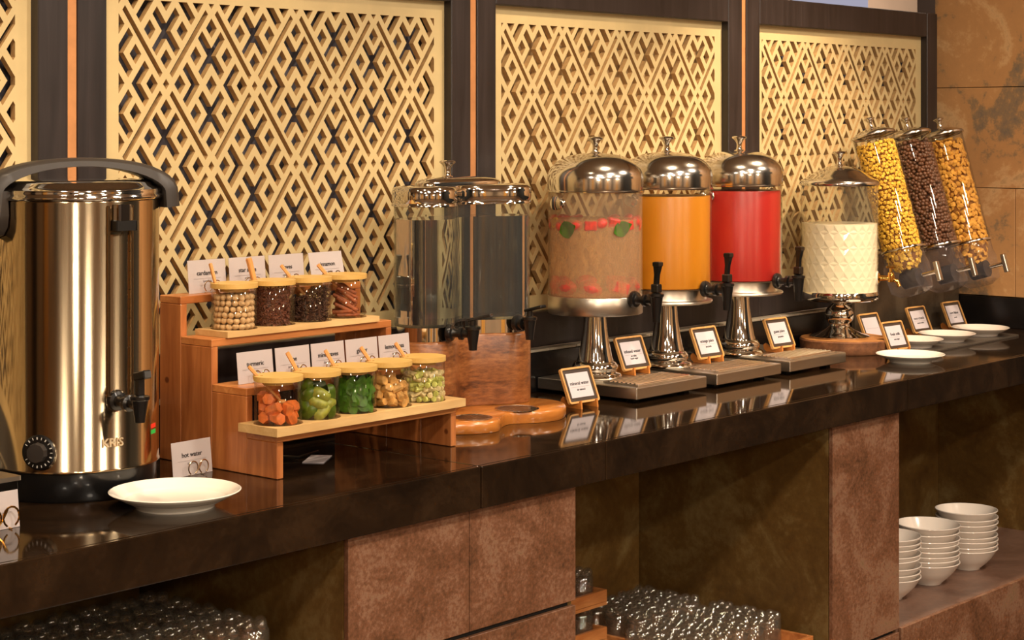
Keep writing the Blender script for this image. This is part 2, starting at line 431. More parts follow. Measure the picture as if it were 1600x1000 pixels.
# far side of the room above the screens
lp = struct('lilac_patch', MB().box(7.9, 8.57, 4.96, 4.995, 1.0, 2.7), M['lilac_glow'])  # lilac patch of the far room; glow added to keep it cool
struct('trim_1', MB().box(9.16, 9.6, 4.8, 4.995, 0, 3.0), M['room_dark'])
# dining side: dark and gold columns added as stripes for the steel to mirror
for i, x in enumerate((-2.2, -0.9, 0.5, 1.9, 3.3, 4.7, 6.1)):
    struct('trim_%d' % (i + 2), MB().box(x, x + 0.5, -3.9, -3.7, 0, 3.0), M['room_dark'] if i % 2 else M['room_gold'])
for i, y in enumerate((-3.0, -1.6, -0.2, 1.2, 2.6)):
    struct('trim_%d' % (i + 9), MB().box(-2.95, -2.8, y, y + 0.5, 0, 3.0), M['room_gold'] if i % 2 else M['room_dark'])
for x, y in DLAMPS + [(8.2, 3.9)]:
    t = thing('ceiling_lamp', 'small round recessed ceiling lamp over the dining side, reflected in the steel, or added over the far room', 'lamp', (x, y, 2.985), 0, 'recessed ceiling lamps')
    MB().lathe([(0.06, 0), (0.075, 0.0), (0.075, 0.015), (0.06, 0.015)], 20).build('trim_ring', M['chrome'], t)
    MB().lathe([(0, 0.006), (0.055, 0.006), (0.055, 0.012), (0, 0.012)], 20).build('bulb', M['bulb'], t)

for (x, y, z), n in zip(FILL_LAMPS, ('left', 'middle', 'right')):
    t = thing('fill_pendant', 'warm pendant lamp added out of view for low fill, %s one of three' % n, 'lamp', (x, y, z))
    MB().lathe([(0.17, -0.02), (0.172, -0.02), (0.13, 0.12), (0.03, 0.16), (0.028, 0.158), (0.128, 0.118), (0.17, -0.02)], 32).build('shade', M['room_gold'], t, 40)
    MB().lathe([(0, 0.16), (0.004, 0.16), (0.004, 3.0 - z), (0, 3.0 - z)], 8).build('cord', M['black'], t, 40)

# ------------------------------------------------------------------ buffet counter
YF, YB = 2.288, 2.90
counter = thing('buffet_counter', 'long dark polished stone buffet counter on rust brown tiled pillars', 'counter', (0, 0, 0))
XJ = 2.566
TS = 0.0775
for a, b in ((0.4, XJ - 0.001), (XJ + 0.001, XR - 0.003)):
    MB().box(a, b, YF + 0.0125, YB, CT - 0.02, CT, 0.0018, 2).build('top_slab', M['stone'], counter, 0)
aps = [0.4, XJ, 2.935, 4.146, XR - 0.003]
for i, (a, b) in enumerate(zip(aps, aps[1:])):
    MB().box(a + 0.0006, b - 0.0006, YF + (0.0015 if i == 0 else 0), YF + 0.0118, CT - TS, CT, 0.0020, 2).build('apron_panel', M['stone'], counter, 0)
# pillars: side, front tiles and dark joints
YP = 2.31
def pillar(x0, x1, joints, vj):
    MB().box(x0 + 0.012, x1 - 0.012, YP + 0.012, YB, 0.0, CT - 0.021).build('pillar_core', M['gap'], counter, 0)
    zs = [CT - TS - 0.0] + [CT - j for j in joints] + [0.0]
    xs = [x0] + vj + [x1]
    MB().box(x0, x0 + 0.011, YP + 0.0125, YB, 0, CT - TS + 0.05).build('side_panel', M['olive'], counter, 0)
    MB().box(x1 - 0.011, x1, YP + 0.0125, YB, 0, CT - TS + 0.05).build('side_panel', M['olive'], counter, 0)
    for zt, zb in zip(zs, zs[1:]):
        for a, b in zip(xs, xs[1:]):
            MB().box(a + 0.0008, b - 0.0008, YP, YP + 0.011, zb + 0.0, zt - (0.010 if zt != zs[0] else 0), 0.0008).build('tile', M['rust'], counter, 0)
pillar(2.247, 2.868, [0.305, 0.62], [2.557])
pillar(3.828, 4.143, [0.618], [])
# inside back panels and shelves
for a, b in ((0.4, 2.245), (2.87, 3.40), (3.405, 3.826), (4.145, XR - 0.003)):
    MB().box(a + 0.001, b - 0.001, YB - 0.025, YB - 0.012, 0, CT - 0.021).build('back_panel', M['olive'], counter, 0)
MB().box(0.4, XR, YB - 0.011, YB, 0, CT - 0.021).build('back_core', M['gap'], counter, 0)
MB().box(3.398, 3.408, YB - 0.032, YB - 0.0255, 0, CT - 0.021).build('joint_strip', M['copper'], counter, 0)
SL, SM = CT - 0.31, CT - 0.62
MB().box(0.4, 2.246, YP + 0.004, YB - 0.026, SL - 0.03, SL, 0.001).build('shelf', M['rust_shelf'], counter, 0)
MB().box(2.869, 3.827, YP + 0.004, YB - 0.026, SM - 0.03, SM, 0.001).build('shelf', M['rust_shelf'], counter, 0)
MB().box(4.144, XR - 0.003, YP + 0.011, YB - 0.026, SM - 0.02, SM, 0.001).build('shelf', M['rust_shelf'], counter, 0)
MB().box(4.155, XR - 0.003, YP, YP + 0.0105, 0, SM, 0.001).build('front_panel', M['rust'], counter, 0)
MB().box(XR - 0.014, XR - 0.003, YP + 0.012, YB - 0.026, SM, CT - 0.021).build('side_panel', M['olive'], counter, 0)

# tiled ledge along the back and the low black splashback on the right wall
ledge = thing('tiled_ledge', 'low black ledge with grey tile top behind the buffet counter', 'ledge')
MB().box(0.4, XR - 0.02, 2.835, 2.899, CT + 0.0005, CT + 0.093, 0.001).build('ledge_face', M['ledge'], ledge, 0)
for k in range(50):
    x = 0.42 + k * 0.1
    MB().box(x + 0.001, min(x + 0.099, XR - 0.02), 2.833, 2.862, CT + 0.094, CT + 0.100, 0.001).build('tile', M['ledge_tile'], ledge, 0)
tag(MB().box(XR - 0.016, XR - 0.001, 1.8, 2.834, CT + 0.0005, CT + 0.094, 0.001).build('side_splashback', M['ledge'], None, 0),
    'low black splashback along the ochre stone wall', 'splashback')

# ------------------------------------------------------------------ lattice screens
P, V = 0.2267, 0.322
PW, PH = 0.8715, 0.645
YL = 2.885
def lattice_mesh():
    def ab(cx, cy, a, b):     # diagonal coordinates of one big diamond -> sheet x, z
        return (cx + (a + b) / 2 * (P / 2), cy + (a - b) / 2 * (V / 2))
    rects = []                # (cx, cy, a0, a1, b0, b1)
    s, h = 0.122, 0.094
    q = 0.36
    cells = []
    for i in range(-1, 10):
        for j in range(-1, 6):
            if (i + j) % 2 == 0: cells.append((i * P / 2, -j * V / 2 + V / 2 - 0.0))
    # top edge of the sheet (z = 0) runs through a row of offset nodes
    for cx, cy in cells:
        for u in (-0.7, 0, 0.7):
            for v in (-0.7, 0, 0.7): rects.append((cx, cy, u - s, u + s, v - s, v + s))
        for sg in (1, -1):
            ca, cb = q * sg, -q * sg          # crosses above and below the middle
            lo, hi = (-0.87, 0.13)
            if sg == 1: rects += [(cx, cy, ca - h, ca + h, lo, hi), (cx, cy, -hi, -lo, cb - h, cb + h)]
            else: rects += [(cx, cy, ca - h, ca + h, -hi, -lo), (cx, cy, lo, hi, cb - h, cb + h)]
            c = q * sg                        # chevrons left and right of the middle
            a0, a1 = (c - h, 0.82) if sg == 1 else (-0.82, c + h)
            rects += [(cx, cy, c - h, c + h, a0, a1), (cx, cy, a0, a1, c - h, c + h)]
        rects += [(cx, cy, 0.945, 1.055, -0.79, 0.79), (cx, cy, -0.79, 0.79, 0.945, 1.055)]
        rects.append((cx, cy, 0.935, 1.065, 0.935, 1.065))
        rects.append((cx, cy, -1.05, -0.95, 0.95, 1.05)) if False else None
        rects.append((cx, cy, 0.935, 1.065, -1.065, -0.935))
    rects = [r for r in rects if r]
    # chevrons share arms with crosses only where they should: trim the chevron arms to start at the corner
    x0, x1, z0, z1 = 0.0, PW, -PH, 0.0
    polys = []
    def clip(poly, f):
        out = []
        for i in range(len(poly)):
            p, q_ = poly[i - 1], poly[i]; dp, dq = f(p), f(q_)
            if (dp >= 0) != (dq >= 0):
                t = dp / (dp - dq); out.append((p[0] + (q_[0] - p[0]) * t, p[1] + (q_[1] - p[1]) * t))
            if dq >= 0: out.append(q_)
        return out
    boxes = []
    for cx, cy, a0, a1, b0, b1 in rects:
        poly = [ab(cx, cy, a0, b0), ab(cx, cy, a1, b0), ab(cx, cy, a1, b1), ab(cx, cy, a0, b1)]
        for f in (lambda p: p[0] - x0, lambda p: x1 - p[0], lambda p: p[1] - z0, lambda p: z1 - p[1]):
            if poly: poly = clip(poly, f)
        if poly and len(poly) >= 3:
            polys.append(poly); boxes.append((cx, cy, a0, a1, b0, b1))
    bl, br, bt, bb = 0.05, 0.042, 0.05, 0.044
    outer = [(-bl, z0 - bb), (PW + br, z0 - bb), (PW + br, bt), (-bl, bt)]
    verts, edges = list(outer), [(0, 1), (1, 2), (2, 3), (3, 0)]
    for p in polys:
        n = len(verts); verts += p; edges += [(n + i, n + (i + 1) % len(p)) for i in range(len(p))]
    vv, _, ff, *_ = delaunay_2d_cdt([Vector(v) for v in verts], edges, [], 0, 1e-5)
    # bucket the rects for the solid test
    def hole(x, z):
        if not (x0 < x < x1 and z0 < z < z1): return False
        for cx, cy, a0, a1, b0, b1 in boxes:
            dx, dz = (x - cx) / (P / 2), (z - cy) / (V / 2)
            if abs(dx) > 1.2 or abs(dz) > 1.2: continue
            a, b = dx + dz, dx - dz
            if a0 < a < a1 and b0 < b < b1: return True
        return False
    T = 0.014
    bm = bmesh.new()
    F = [bm.verts.new((v.x, 0, v.y)) for v in vv]; B = [bm.verts.new((v.x, T, v.y)) for v in vv]
    cnt = {}
    for f in ff:
        c = sum((vv[i] for i in f), Vector((0, 0))) / len(f)
        if hole(c.x, c.y): continue
        bm.faces.new([F[i] for i in f]); bm.faces.new([B[i] for i in reversed(f)])
        for i, j in zip(f, f[1:] + f[:1]):
            cnt.setdefault((min(i, j), max(i, j)), []).append((i, j))
    for k, e in cnt.items():
        if len(e) == 1:
            i, j = e[0]; bm.faces.new((F[j], F[i], B[i], B[j])).material_index = 1
    bmesh.ops.delete(bm, geom=[v for v in bm.verts if not v.link_faces], context='VERTS')
    bmesh.ops.recalc_face_normals(bm, faces=bm.faces)
    me = bpy.data.meshes.new('lattice'); bm.to_mesh(me); bm.free(); me.materials.append(M['cream']); me.materials.append(M['cut_edge'])
    return me
LAT = lattice_mesh()
ZT, ZB = CT + 0.62 + 0.2858, CT + 0.184
OUT = CT + 0.62 + 0.361
def screen(k, label, backing):
    xo = 2.159 + 1.101 * k            # left edge of the opening
    w_, st = 0.949, 0.065
    t = thing('lattice_screen', label, 'screen', (xo, 2.862, 0), 0)
    y0, y1 = 0.0, 0.022
    for a, b in ((-st, 0), (w_, w_ + st)):
        MB().box(a, b, y0, 0.075, CT + 0.1005, OUT, 0.002).build('stile', M['dark_frame'], t, 0)
    MB().box(0.0005, w_ - 0.0005, y0 + 0.0005, 0.075, ZT, OUT - 0.0005, 0.002).build('top_rail', M['dark_frame'], t, 0)
    MB().box(0.0005, w_ - 0.0005, y0 + 0.0005, 0.075, CT + 0.1005, ZB, 0.002).build('bottom_rail', M['dark_frame'], t, 0)
    o = link('lattice_panel', LAT, t, (0.044, YL - 2.862, CT + 0.62 + 0.246))
    o['label'] = 'cream cut-out lattice of nested diamonds'
    MB().box(0.001, w_ - 0.001, 0.062, 0.070, ZB - 0.01, ZT + 0.01).build('backing_board', backing, t, 0)
    return t
screen(-1, 'cream lattice screen in dark frame at the far left edge, behind the steel urn handle', M['slate'])
screen(0, 'cream lattice screen in dark frame behind the spice jars', M['slate'])
screen(1, 'cream lattice screen in dark frame behind the domed juice dispensers, tan behind its holes', M['tan'])
screen(2, 'cream lattice screen in dark frame nearest the ochre stone wall', M['slate'])
for k, lb in ((0, 'copper strip between dark frames above the steel urn'), (1, 'copper strip between dark frames behind the twin water dispenser'),
              (2, 'copper strip between dark frames behind the red juice dispenser')):
    x = 2.159 + 1.101 * k - 0.065 - 0.0215
    tag(MB().box(x, x + 0.021, 2.866, 2.90, CT + 0.1005, OUT - 0.002, 0.001).build('copper_strip', M['copper'], None, 0), lb, 'trim strip')

# ------------------------------------------------------------------ small generic shapes
def plate(name, label, x, y, z, r, h, mat, group=None):
    o = MB().lathe([(0, 0.004 * h / 0.028), (r * 0.55, 0.0045 * h / 0.028), (r * 0.56, 0), (r * 0.6, 0), (r * 0.62, 0.005), (r * 0.9, h * 0.72), (r, h - 0.002), (r + 0.0008, h - 0.0008), (r - 0.001, h),
                    (r * 0.93, h - 0.0035), (r * 0.8, h * 0.5), (r * 0.6, h * 0.3), (0, h * 0.28)], 64).build(name, mat, None, 50, (x, y, z))
    return tag(o, label, 'plate', group)
KNOB = [(0.0, 0.0), (0.012, 0.0), (0.012, 0.003), (0.0075, 0.005), (0.0062, 0.012), (0.0068, 0.02), (0.012, 0.028), (0.0175, 0.032), (0.018, 0.0345), (0.015, 0.037), (0.0, 0.038)]
def knob_mb(z, k=1.0, x=0, y=0):
    return MB().lathe([(r * k, z + zz * k) for r, zz in KNOB], 24, (x, y, 0))
def heart_clip(label, x, y, z, rz, mat, k=0.82):
    # two wire loops standing in front of the card, on a wire foot
    c = thing('wire_clip', label, 'card clip', (x, y, z), rz, 'wire card clips')
    pts = []
    for sg in (-1, 1):
        for q in range(13):
            a = R(-60 + q * 300 / 12) if sg == 1 else R(240 - q * 300 / 12)
            pts.append((sg * 0.013 * k + 0.0115 * k * math.cos(a), -0.006, 0.016 * k + 0.0125 * k * math.sin(a) ))
    mb = MB().sweep(pts[:13], 0.0014 * k, 6); mb.sweep(pts[13:], 0.0014 * k, 6)
    mb.sweep([(-0.008 * k, -0.006, 0.005 * k), (0, -0.0065, 0.0125 * k), (0.008 * k, -0.006, 0.026 * k)], 0.0014 * k, 6)
    mb.build('loop_wire', mat, c)
    MB().sweep([(-0.014 * k, -0.006, 0.0015), (-0.016 * k, 0.018, 0.0012), (0.016 * k, 0.018, 0.0012), (0.014 * k, -0.006, 0.0015)], 0.0010 * k, 6).build('foot_wire', mat, c)
    return c
def name_card(label, x, y, z, rz, word, sub, w_=0.088, h_=0.06, tilt=6, roll=0):
    c = thing('name_card', label, 'card', (x, y, z), rz)
    m = Matrix.Rotation(R(-tilt), 4, 'X') @ Matrix.Rotation(R(roll), 4, 'Y')
    MB().box(-w_ / 2, w_ / 2, 0, 0.0006, 0.0005, h_, mat=m).build('card_sheet', M['paper'], c, 0)
    MB().box(-w_ / 2 - 0.0015, w_ / 2 + 0.0015, -0.0012, -0.0008, 0.0, h_ + 0.0015, mat=m).build('clear_sleeve', M['tank'], c, 0)
    e = (R(90 - tilt) + 0, 0, 0)
    rot = (m.to_3x3() @ Matrix.Rotation(R(90), 3, 'X')).to_euler()
    def P_(px, pz): return m @ Vector((px, -0.0006, pz))
    text_obj(word, 0.0118, M['ink'], c, P_(0, h_ * 0.60), rot)
    MB().box(-w_ * 0.36, w_ * 0.36, -0.0005, -0.0001, h_ * 0.435, h_ * 0.442, mat=m).build('printed_line', M['faint_ink'], c, 0)
    if sub: text_obj(sub, 0.0062, M['faint_ink'], c, P_(0, h_ * 0.36), rot)
    return c
def table_sign(label, x, y, z, rz, word, sub, w_=0.098, h_=0.082):
    t = thing('table_sign', label, 'sign', (x, y, z), rz)
    m = Matrix.Translation((0, -0.012, 0.011)) @ Matrix.Rotation(R(-23), 4, 'X')
    mx = m @ Matrix.Translation((0, 0, h_ / 2)) @ Matrix.Rotation(R(90), 4, 'X')   # outline plane -> upright, front towards -Y
    o = rrect(w_, h_, 0.006); i_ = rrect(w_ - 0.009, h_ - 0.009, 0.003)
    MB().loft([[mx @ Vector((a, b, zz)) for a, b in lp] for lp, zz in ((o, -0.006), (o, 0.001), (i_, 0.001), (i_, -0.003))], False, False).build('frame', M['sign_frame'], t, 30)
    MB().prism(rrect(w_ - 0.0095, h_ - 0.0095, 0.003), -0.005, -0.0015, mx).build('dark_mount', M['sign_dark'], t, 0)
    MB().prism(rrect(w_ - 0.026, h_ - 0.026, 0.001), -0.0012, -0.0006, mx).build('card_sheet', M['paper'], t, 0)
    rot = mx.to_euler()
    if word: text_obj(word, 0.0108, M['ink'], t, mx @ Vector((0, 0.004, -0.0003)), rot)
    MB().prism([(-0.03, -0.0046), (0.03, -0.0046), (0.03, -0.0042), (-0.03, -0.0042)], -0.0005, -0.0002, mx).build('printed_line', M['faint_ink'], t, 0)
    if sub: text_obj(sub, 0.0062, M['ink'], t, mx @ Vector((0, -0.0105, -0.0003)), rot)
    e = MB()
    for sx in (-0.026, 0.026):
        pr = [(-0.026, 0.0), (-0.014, 0.0), (0.026, 0.0), (0.034, 0.006), (0.036, 0.016), (0.030, 0.022), (0.022, 0.018), (0.010, 0.010), (-0.006, 0.0085), (-0.017, 0.0095), (-0.021, 0.018), (-0.024, 0.018)]
        mm = Matrix.Translation((sx - 0.0025, 0, 0)) @ Matrix(((0, 0, 1, 0), (1, 0, 0, 0), (0, 1, 0, 0), (0, 0, 0, 1)))
        e.prism(pr, 0, 0.005, mm)
    e.box(-0.026, 0.026, 0.018, 0.024, 0.003, 0.012)
    e.build('easel', M['easel'], t, 30)
    return t
def black_tap(parent, x, y, z, ang, L=0.085, lever='up', k=1.0, cone=1.0):
    """a tap leaving the vessel at x,y,z towards heading ang"""
    rz = ang
    mb = MB()
    mX = Matrix.Rotation(R(90), 4, 'Y')
    mb.lathe([(0, 0), (0.021 * k, 0), (0.022 * k, 0.004), (0.019 * k, 0.010), (0.0125 * k, 0.012), (0.010 * k, 0.016), (0.010 * k, L * 0.45), (0.016 * k, L * 0.48), (0.016 * k, L * 0.60), (0.010 * k, L * 0.63), (0.010 * k, L), (0, L)], 18, mat=mX)
    mb.lathe([(0, -0.052 * k * cone), (0.0100 * k, -0.052 * k * cone), (0.0105 * k, -0.040 * k * cone), (0.0165 * k, 0.010 * k), (0.0190 * k, 0.012 * k), (0.0190 * k, 0.018 * k), (0.012 * k, 0.020 * k), (0.0, 0.021 * k)], 20, (L, 0, 0))
    tp = mb.build('tap', M['black'], parent, 40, (x, y, z), (0, 0, rz))
    lv = MB()
    if lever == 'up':
        lv.box(L - 0.011 * k, L + 0.011 * k, -0.010 * k, 0.010 * k, 0.021 * k, 0.042 * k, 0.002)
        lv.loft([[Vector((L + a * s_ + sh, b * s2, zz)) for a, b in ((-1, -1), (1, -1), (1, 1), (-1, 1))] for s_, s2, zz, sh in
                 ((0.005 * k, 0.006 * k, 0.040 * k, 0), (0.005 * k, 0.006 * k, 0.065 * k, 0.002), (0.008 * k, 0.008 * k, 0.086 * k, 0.004), (0.0095 * k, 0.0095 * k, 0.088 * k, 0.004), (0.0095 * k, 0.0095 * k, 0.096 * k, 0.004), (0.006 * k, 0.007 * k, 0.098 * k, 0.004))])
    elif lever == 'flat':
        lv.lathe([(0, 0.021 * k), (0.008 * k, 0.021 * k), (0.008 * k, 0.034 * k), (0, 0.034 * k)], 12, (L, 0, 0))
        mt = Matrix.Translation((L, 0, 0.036 * k)) @ Matrix.Rotation(R(-14), 4, 'Y')
        lv.box(-0.012 * k, 0.052 * k, -0.010 * k, 0.010 * k, -0.003, 0.003, 0.0015, mat=mt)
    else:
        lv.box(L - 0.006, L + 0.006, -0.006, 0.006, 0.020 * k, 0.052 * k, 0.001)
        mt = Matrix.Translation((L, 0, 0.056 * k)) @ Matrix.Rotation(R(-12), 4, 'Y')
        lv.box(-0.012 * k, 0.030 * k, -0.009 * k, 0.009 * k, -0.006, 0.008, 0.002, mat=mt)
    lv.build('lever', M['black'], tp, 30)
    return tp

# ------------------------------------------------------------------ hot water urn
UX, UY = 1.956, 2.682
urn = thing('hot_water_urn', 'large stainless steel hot water urn with black lid handle, dial and tap', 'urn', (UX, UY, CT))
UR = 0.142
MB().lathe([(0, 0.004), (0.128, 0.004), (0.134, 0.0), (0.137, 0.004), (0.1385, 0.046), (0.1385, 0.0475), (0, 0.0475)], 72).build('base', M['black'], urn, 40)
MB().lathe([(0, 0.048), (0.1400, 0.048), (0.1435, 0.0500), (0.1435, 0.053), (UR, 0.055), (UR, 0.496), (UR - 0.001, 0.499), (0, 0.499)], 96).build('body', M['urn_steel'], urn, 40)
MB().lathe([(0.136, 0.4995), (0.1455, 0.4995), (0.1475, 0.502), (0.1475, 0.505), (0.145, 0.508), (0.1455, 0.512), (0.1445, 0.516), (0.133, 0.521), (0.128, 0.527), (0.115, 0.531), (0.07, 0.533), (0, 0.5335)], 96).build('lid', M['chrome'], urn, 50)
# screen-facing frame of the urn: rgt = to the right in the photo, tow = towards the camera
RGT = Vector((0.653, -0.757, 0)); TOW = Vector((-0.757, -0.653, 0))
rg = (RGT * 0.84 + TOW * -0.54).normalized()
arch = []
PL = (RGT * -0.76 + TOW * 0.65).normalized() * 0.160
PR = (RGT * 0.95 + TOW * -0.30).normalized() * 0.158
rg = (PR - PL).normalized()
for q in range(25):
    t = q / 24; a = math.pi * t
    arch.append(PL.lerp(PR, (1 - math.cos(a)) / 2) + Vector((0, 0, 0.503 + 0.0595 * math.sin(a) ** 0.8)))
arch = [PL * 1.02 + Vector((0, 0, 0.475))] + arch + [PR * 1.01 + Vector((0, 0, 0.484))]
prf = [(-1, -0.25), (-0.95, 0.05), (-0.75, 0.18), (0, 0.24), (0.75, 0.18), (0.95, 0.05), (1, -0.25), (0.8, -0.28), (-0.8, -0.28)]
side_ = rg.cross(Vector((0, 0, 1)))
loops = []
for i, p in enumerate(arch):
    t = (arch[min(i + 1, len(arch) - 1)] - arch[max(i - 1, 0)]).normalized()
    n_ = side_.cross(t).normalized()
    if n_.z < 0 and 3 < i < len(arch) - 4: n_ = -n_
    wv = 0.026 + 0.010 * abs(math.cos(math.pi * i / (len(arch) - 1)))
    tk_ = 0.030 + 0.030 * abs(math.cos(math.pi * i / (len(arch) - 1))) ** 2
    loops.append([p + side_ * (x * wv) + n_ * (y * tk_) for x, y in prf])
MB().loft(loops).build('lid_handle', M['matte_black'], urn, 40)
# side lug under the left end of the handle
a_l = math.atan2(PL.y, PL.x)
ml = Matrix.Rotation(a_l, 4, 'Z')
lug = [Vector((0, y, z)) for y, z in ((-0.034, 0.515), (0.034, 0.515), (0.036, 0.475), (0.033, 0.455), (0.022, 0.441), (0, 0.436), (-0.022, 0.441), (-0.033, 0.455), (-0.036, 0.475))]
MB().loft([[ml @ (p + Vector((math.sqrt(max(0, (UR + 0.002) ** 2 - p.y ** 2)), 0, 0))) for p in lug], [ml @ (p * 1.0 + Vector((math.sqrt(max(0, (UR + 0.028) ** 2 - p.y ** 2)), 0, 0))) for p in lug]]).build('side_lug', M['matte_black'], urn, 30)
# lower carrying handle on the left flank
ll = (RGT * -0.97 + TOW * 0.24).normalized()
MB().sweep([ll * (UR - 0.002) + Vector((0, 0, 0.235)), ll * (UR + 0.022) + Vector((0, 0, 0.225)), ll * (UR + 0.03) + Vector((0, 0, 0.17)), ll * (UR + 0.022) + Vector((0, 0, 0.12)), ll * (UR - 0.002) + Vector((0, 0, 0.11))], 0.011, 10).build('carrying_handle', M['black'], urn, 40)
# level gauge
def onurn(px_sin, out=0.0):
    tw = math.sqrt(1 - px_sin ** 2)
    v = RGT * px_sin + TOW * tw
    return v * (UR + out), math.atan2(v.y, v.x)
gp, ga = onurn(0.69, 0.012)
MB().lathe([(0, 0.18), (0.0065, 0.18), (0.0065, 0.455), (0, 0.455)], 14, (gp.x, gp.y, 0)).build('gauge_tube', M['tank'], urn, 40)
mg = Matrix.Rotation(ga, 4, 'Z')
MB().box(UR + 0.000, UR + 0.0225, -0.019, 0.019, 0.4515, 0.464, 0.002, mat=mg).build('gauge_clamp', M['black'], urn, 30)
MB().box(UR + 0.002, UR + 0.018, -0.010, 0.010, 0.464, 0.49, 0.003, mat=mg).build('gauge_cap', M['chrome'], urn, 30)
sc = MB()
for k in range(15):
    sc.box(UR - 0.0005, UR + 0.0006, 0.020, 0.0245 + (0.003 if k % 5 == 0 else 0), 0.205 + k * 0.016, 0.2062 + k * 0.016, mat=mg)
sc.build('gauge_scale', M['black'], urn, 0)
sc = MB()
for q in (-1, 1): sc.box(UR - 0.0012, UR + 0.004, q * 0.022 - 0.0012, q * 0.022 + 0.0012, 0.175, 0.49, 0.0008, mat=mg)
sc.build('gauge_rail', M['urn_steel'], urn, 30)
tp_, ta = onurn(0.66, -0.004)
black_tap(urn, tp_.x, tp_.y, 0.166, ta, 0.080, 'tilt', 0.85, 0.62)
# dial
dp, da = onurn(-0.185, 0.0)
dm = Matrix.Translation((dp.x, dp.y, 0.086)) @ Matrix.Rotation(da, 4, 'Z') @ Matrix.Rotation(R(90), 4, 'Y')
dial = MB().lathe([(0, -0.002), (0.0285, -0.002), (0.029, 0.004), (0.026, 0.006), (0.0, 0.006)], 40, mat=dm).build('dial', M['black'], urn, 30)
MB().lathe([(0, 0.006), (0.017, 0.006), (0.0155, 0.017), (0, 0.018)], 10, mat=dm).build('dial_knob', M['matte_black'], dial, 25)
tk = MB()
for k in range(17):
    a = R(-60 + k * 300 / 16)
    mm = dm @ Matrix.Rotation(a, 4, 'Z')
    tk.box(0.0215, 0.0255, -0.0005 - 0.0004 * (k % 2), 0.0005 + 0.0004 * (k % 2), 0.006, 0.0065, mat=mm)
tk.build('dial_marks', M['white_mark'], dial, 0)
kp, ka = onurn(0.62, 0.0006)
lt = text_obj('KRIS', 0.020, M['grey_text'], urn, (kp.x, kp.y, 0.0965), (R(90), 0, ka + R(90)), depth=0.0012)
for dz, mt in ((0.124, 'red_mark'), (0.114, 'green_mark')):
    q, qa = onurn(0.982, 0.0)
    m_ = Matrix.Translation((q.x, q.y, dz - 0.012)) @ Matrix.Rotation(qa, 4, 'Z')
    MB().box(-0.0003, 0.0006, -0.009, 0.009, -0.0035, 0.0035, mat=m_).build('tap_mark', M[mt], urn, 0)

# milk box sign at the left edge
bx = thing('acrylic_box', 'clear acrylic box with steel rim at the left edge of the counter, beside the urn', 'box', (1.662, 2.545, CT))
MB().loft([[Vector((a, b, z)) for a, b in rrect(0.11, 0.09, 0.003)] for z in (0.0005, 0.072)], True, False).build('box_wall', M['tank'], bx, 30)
MB().loft([[Vector((a, b, z)) for a, b in rrect(0.116, 0.096, 0.003)] for z in (0.070, 0.077)]).build('box_lid', M['satin'], bx, 30)
name_card('white name card reading milk, leaning on the acrylic box', 1.665, 2.487, CT, 0, 'milk', 'susu', 0.09, 0.058)
heart_clip('gold wire clip holding the milk card', 1.672, 2.484, CT, 0, M['gold'], 1.25)

plate('dinner_plate', 'wide white plate in front of the hot water urn', 1.968, 2.428, CT, 0.107, 0.028, M['porcelain'])
name_card('name card reading hot water, behind the front plate', 2.166, 2.622, CT, R(2), 'hot water', 'air panas', 0.092, 0.062)
heart_clip('silver wire clip holding the hot water card', 2.17, 2.618, CT, R(2), M['wire'], 0.95)

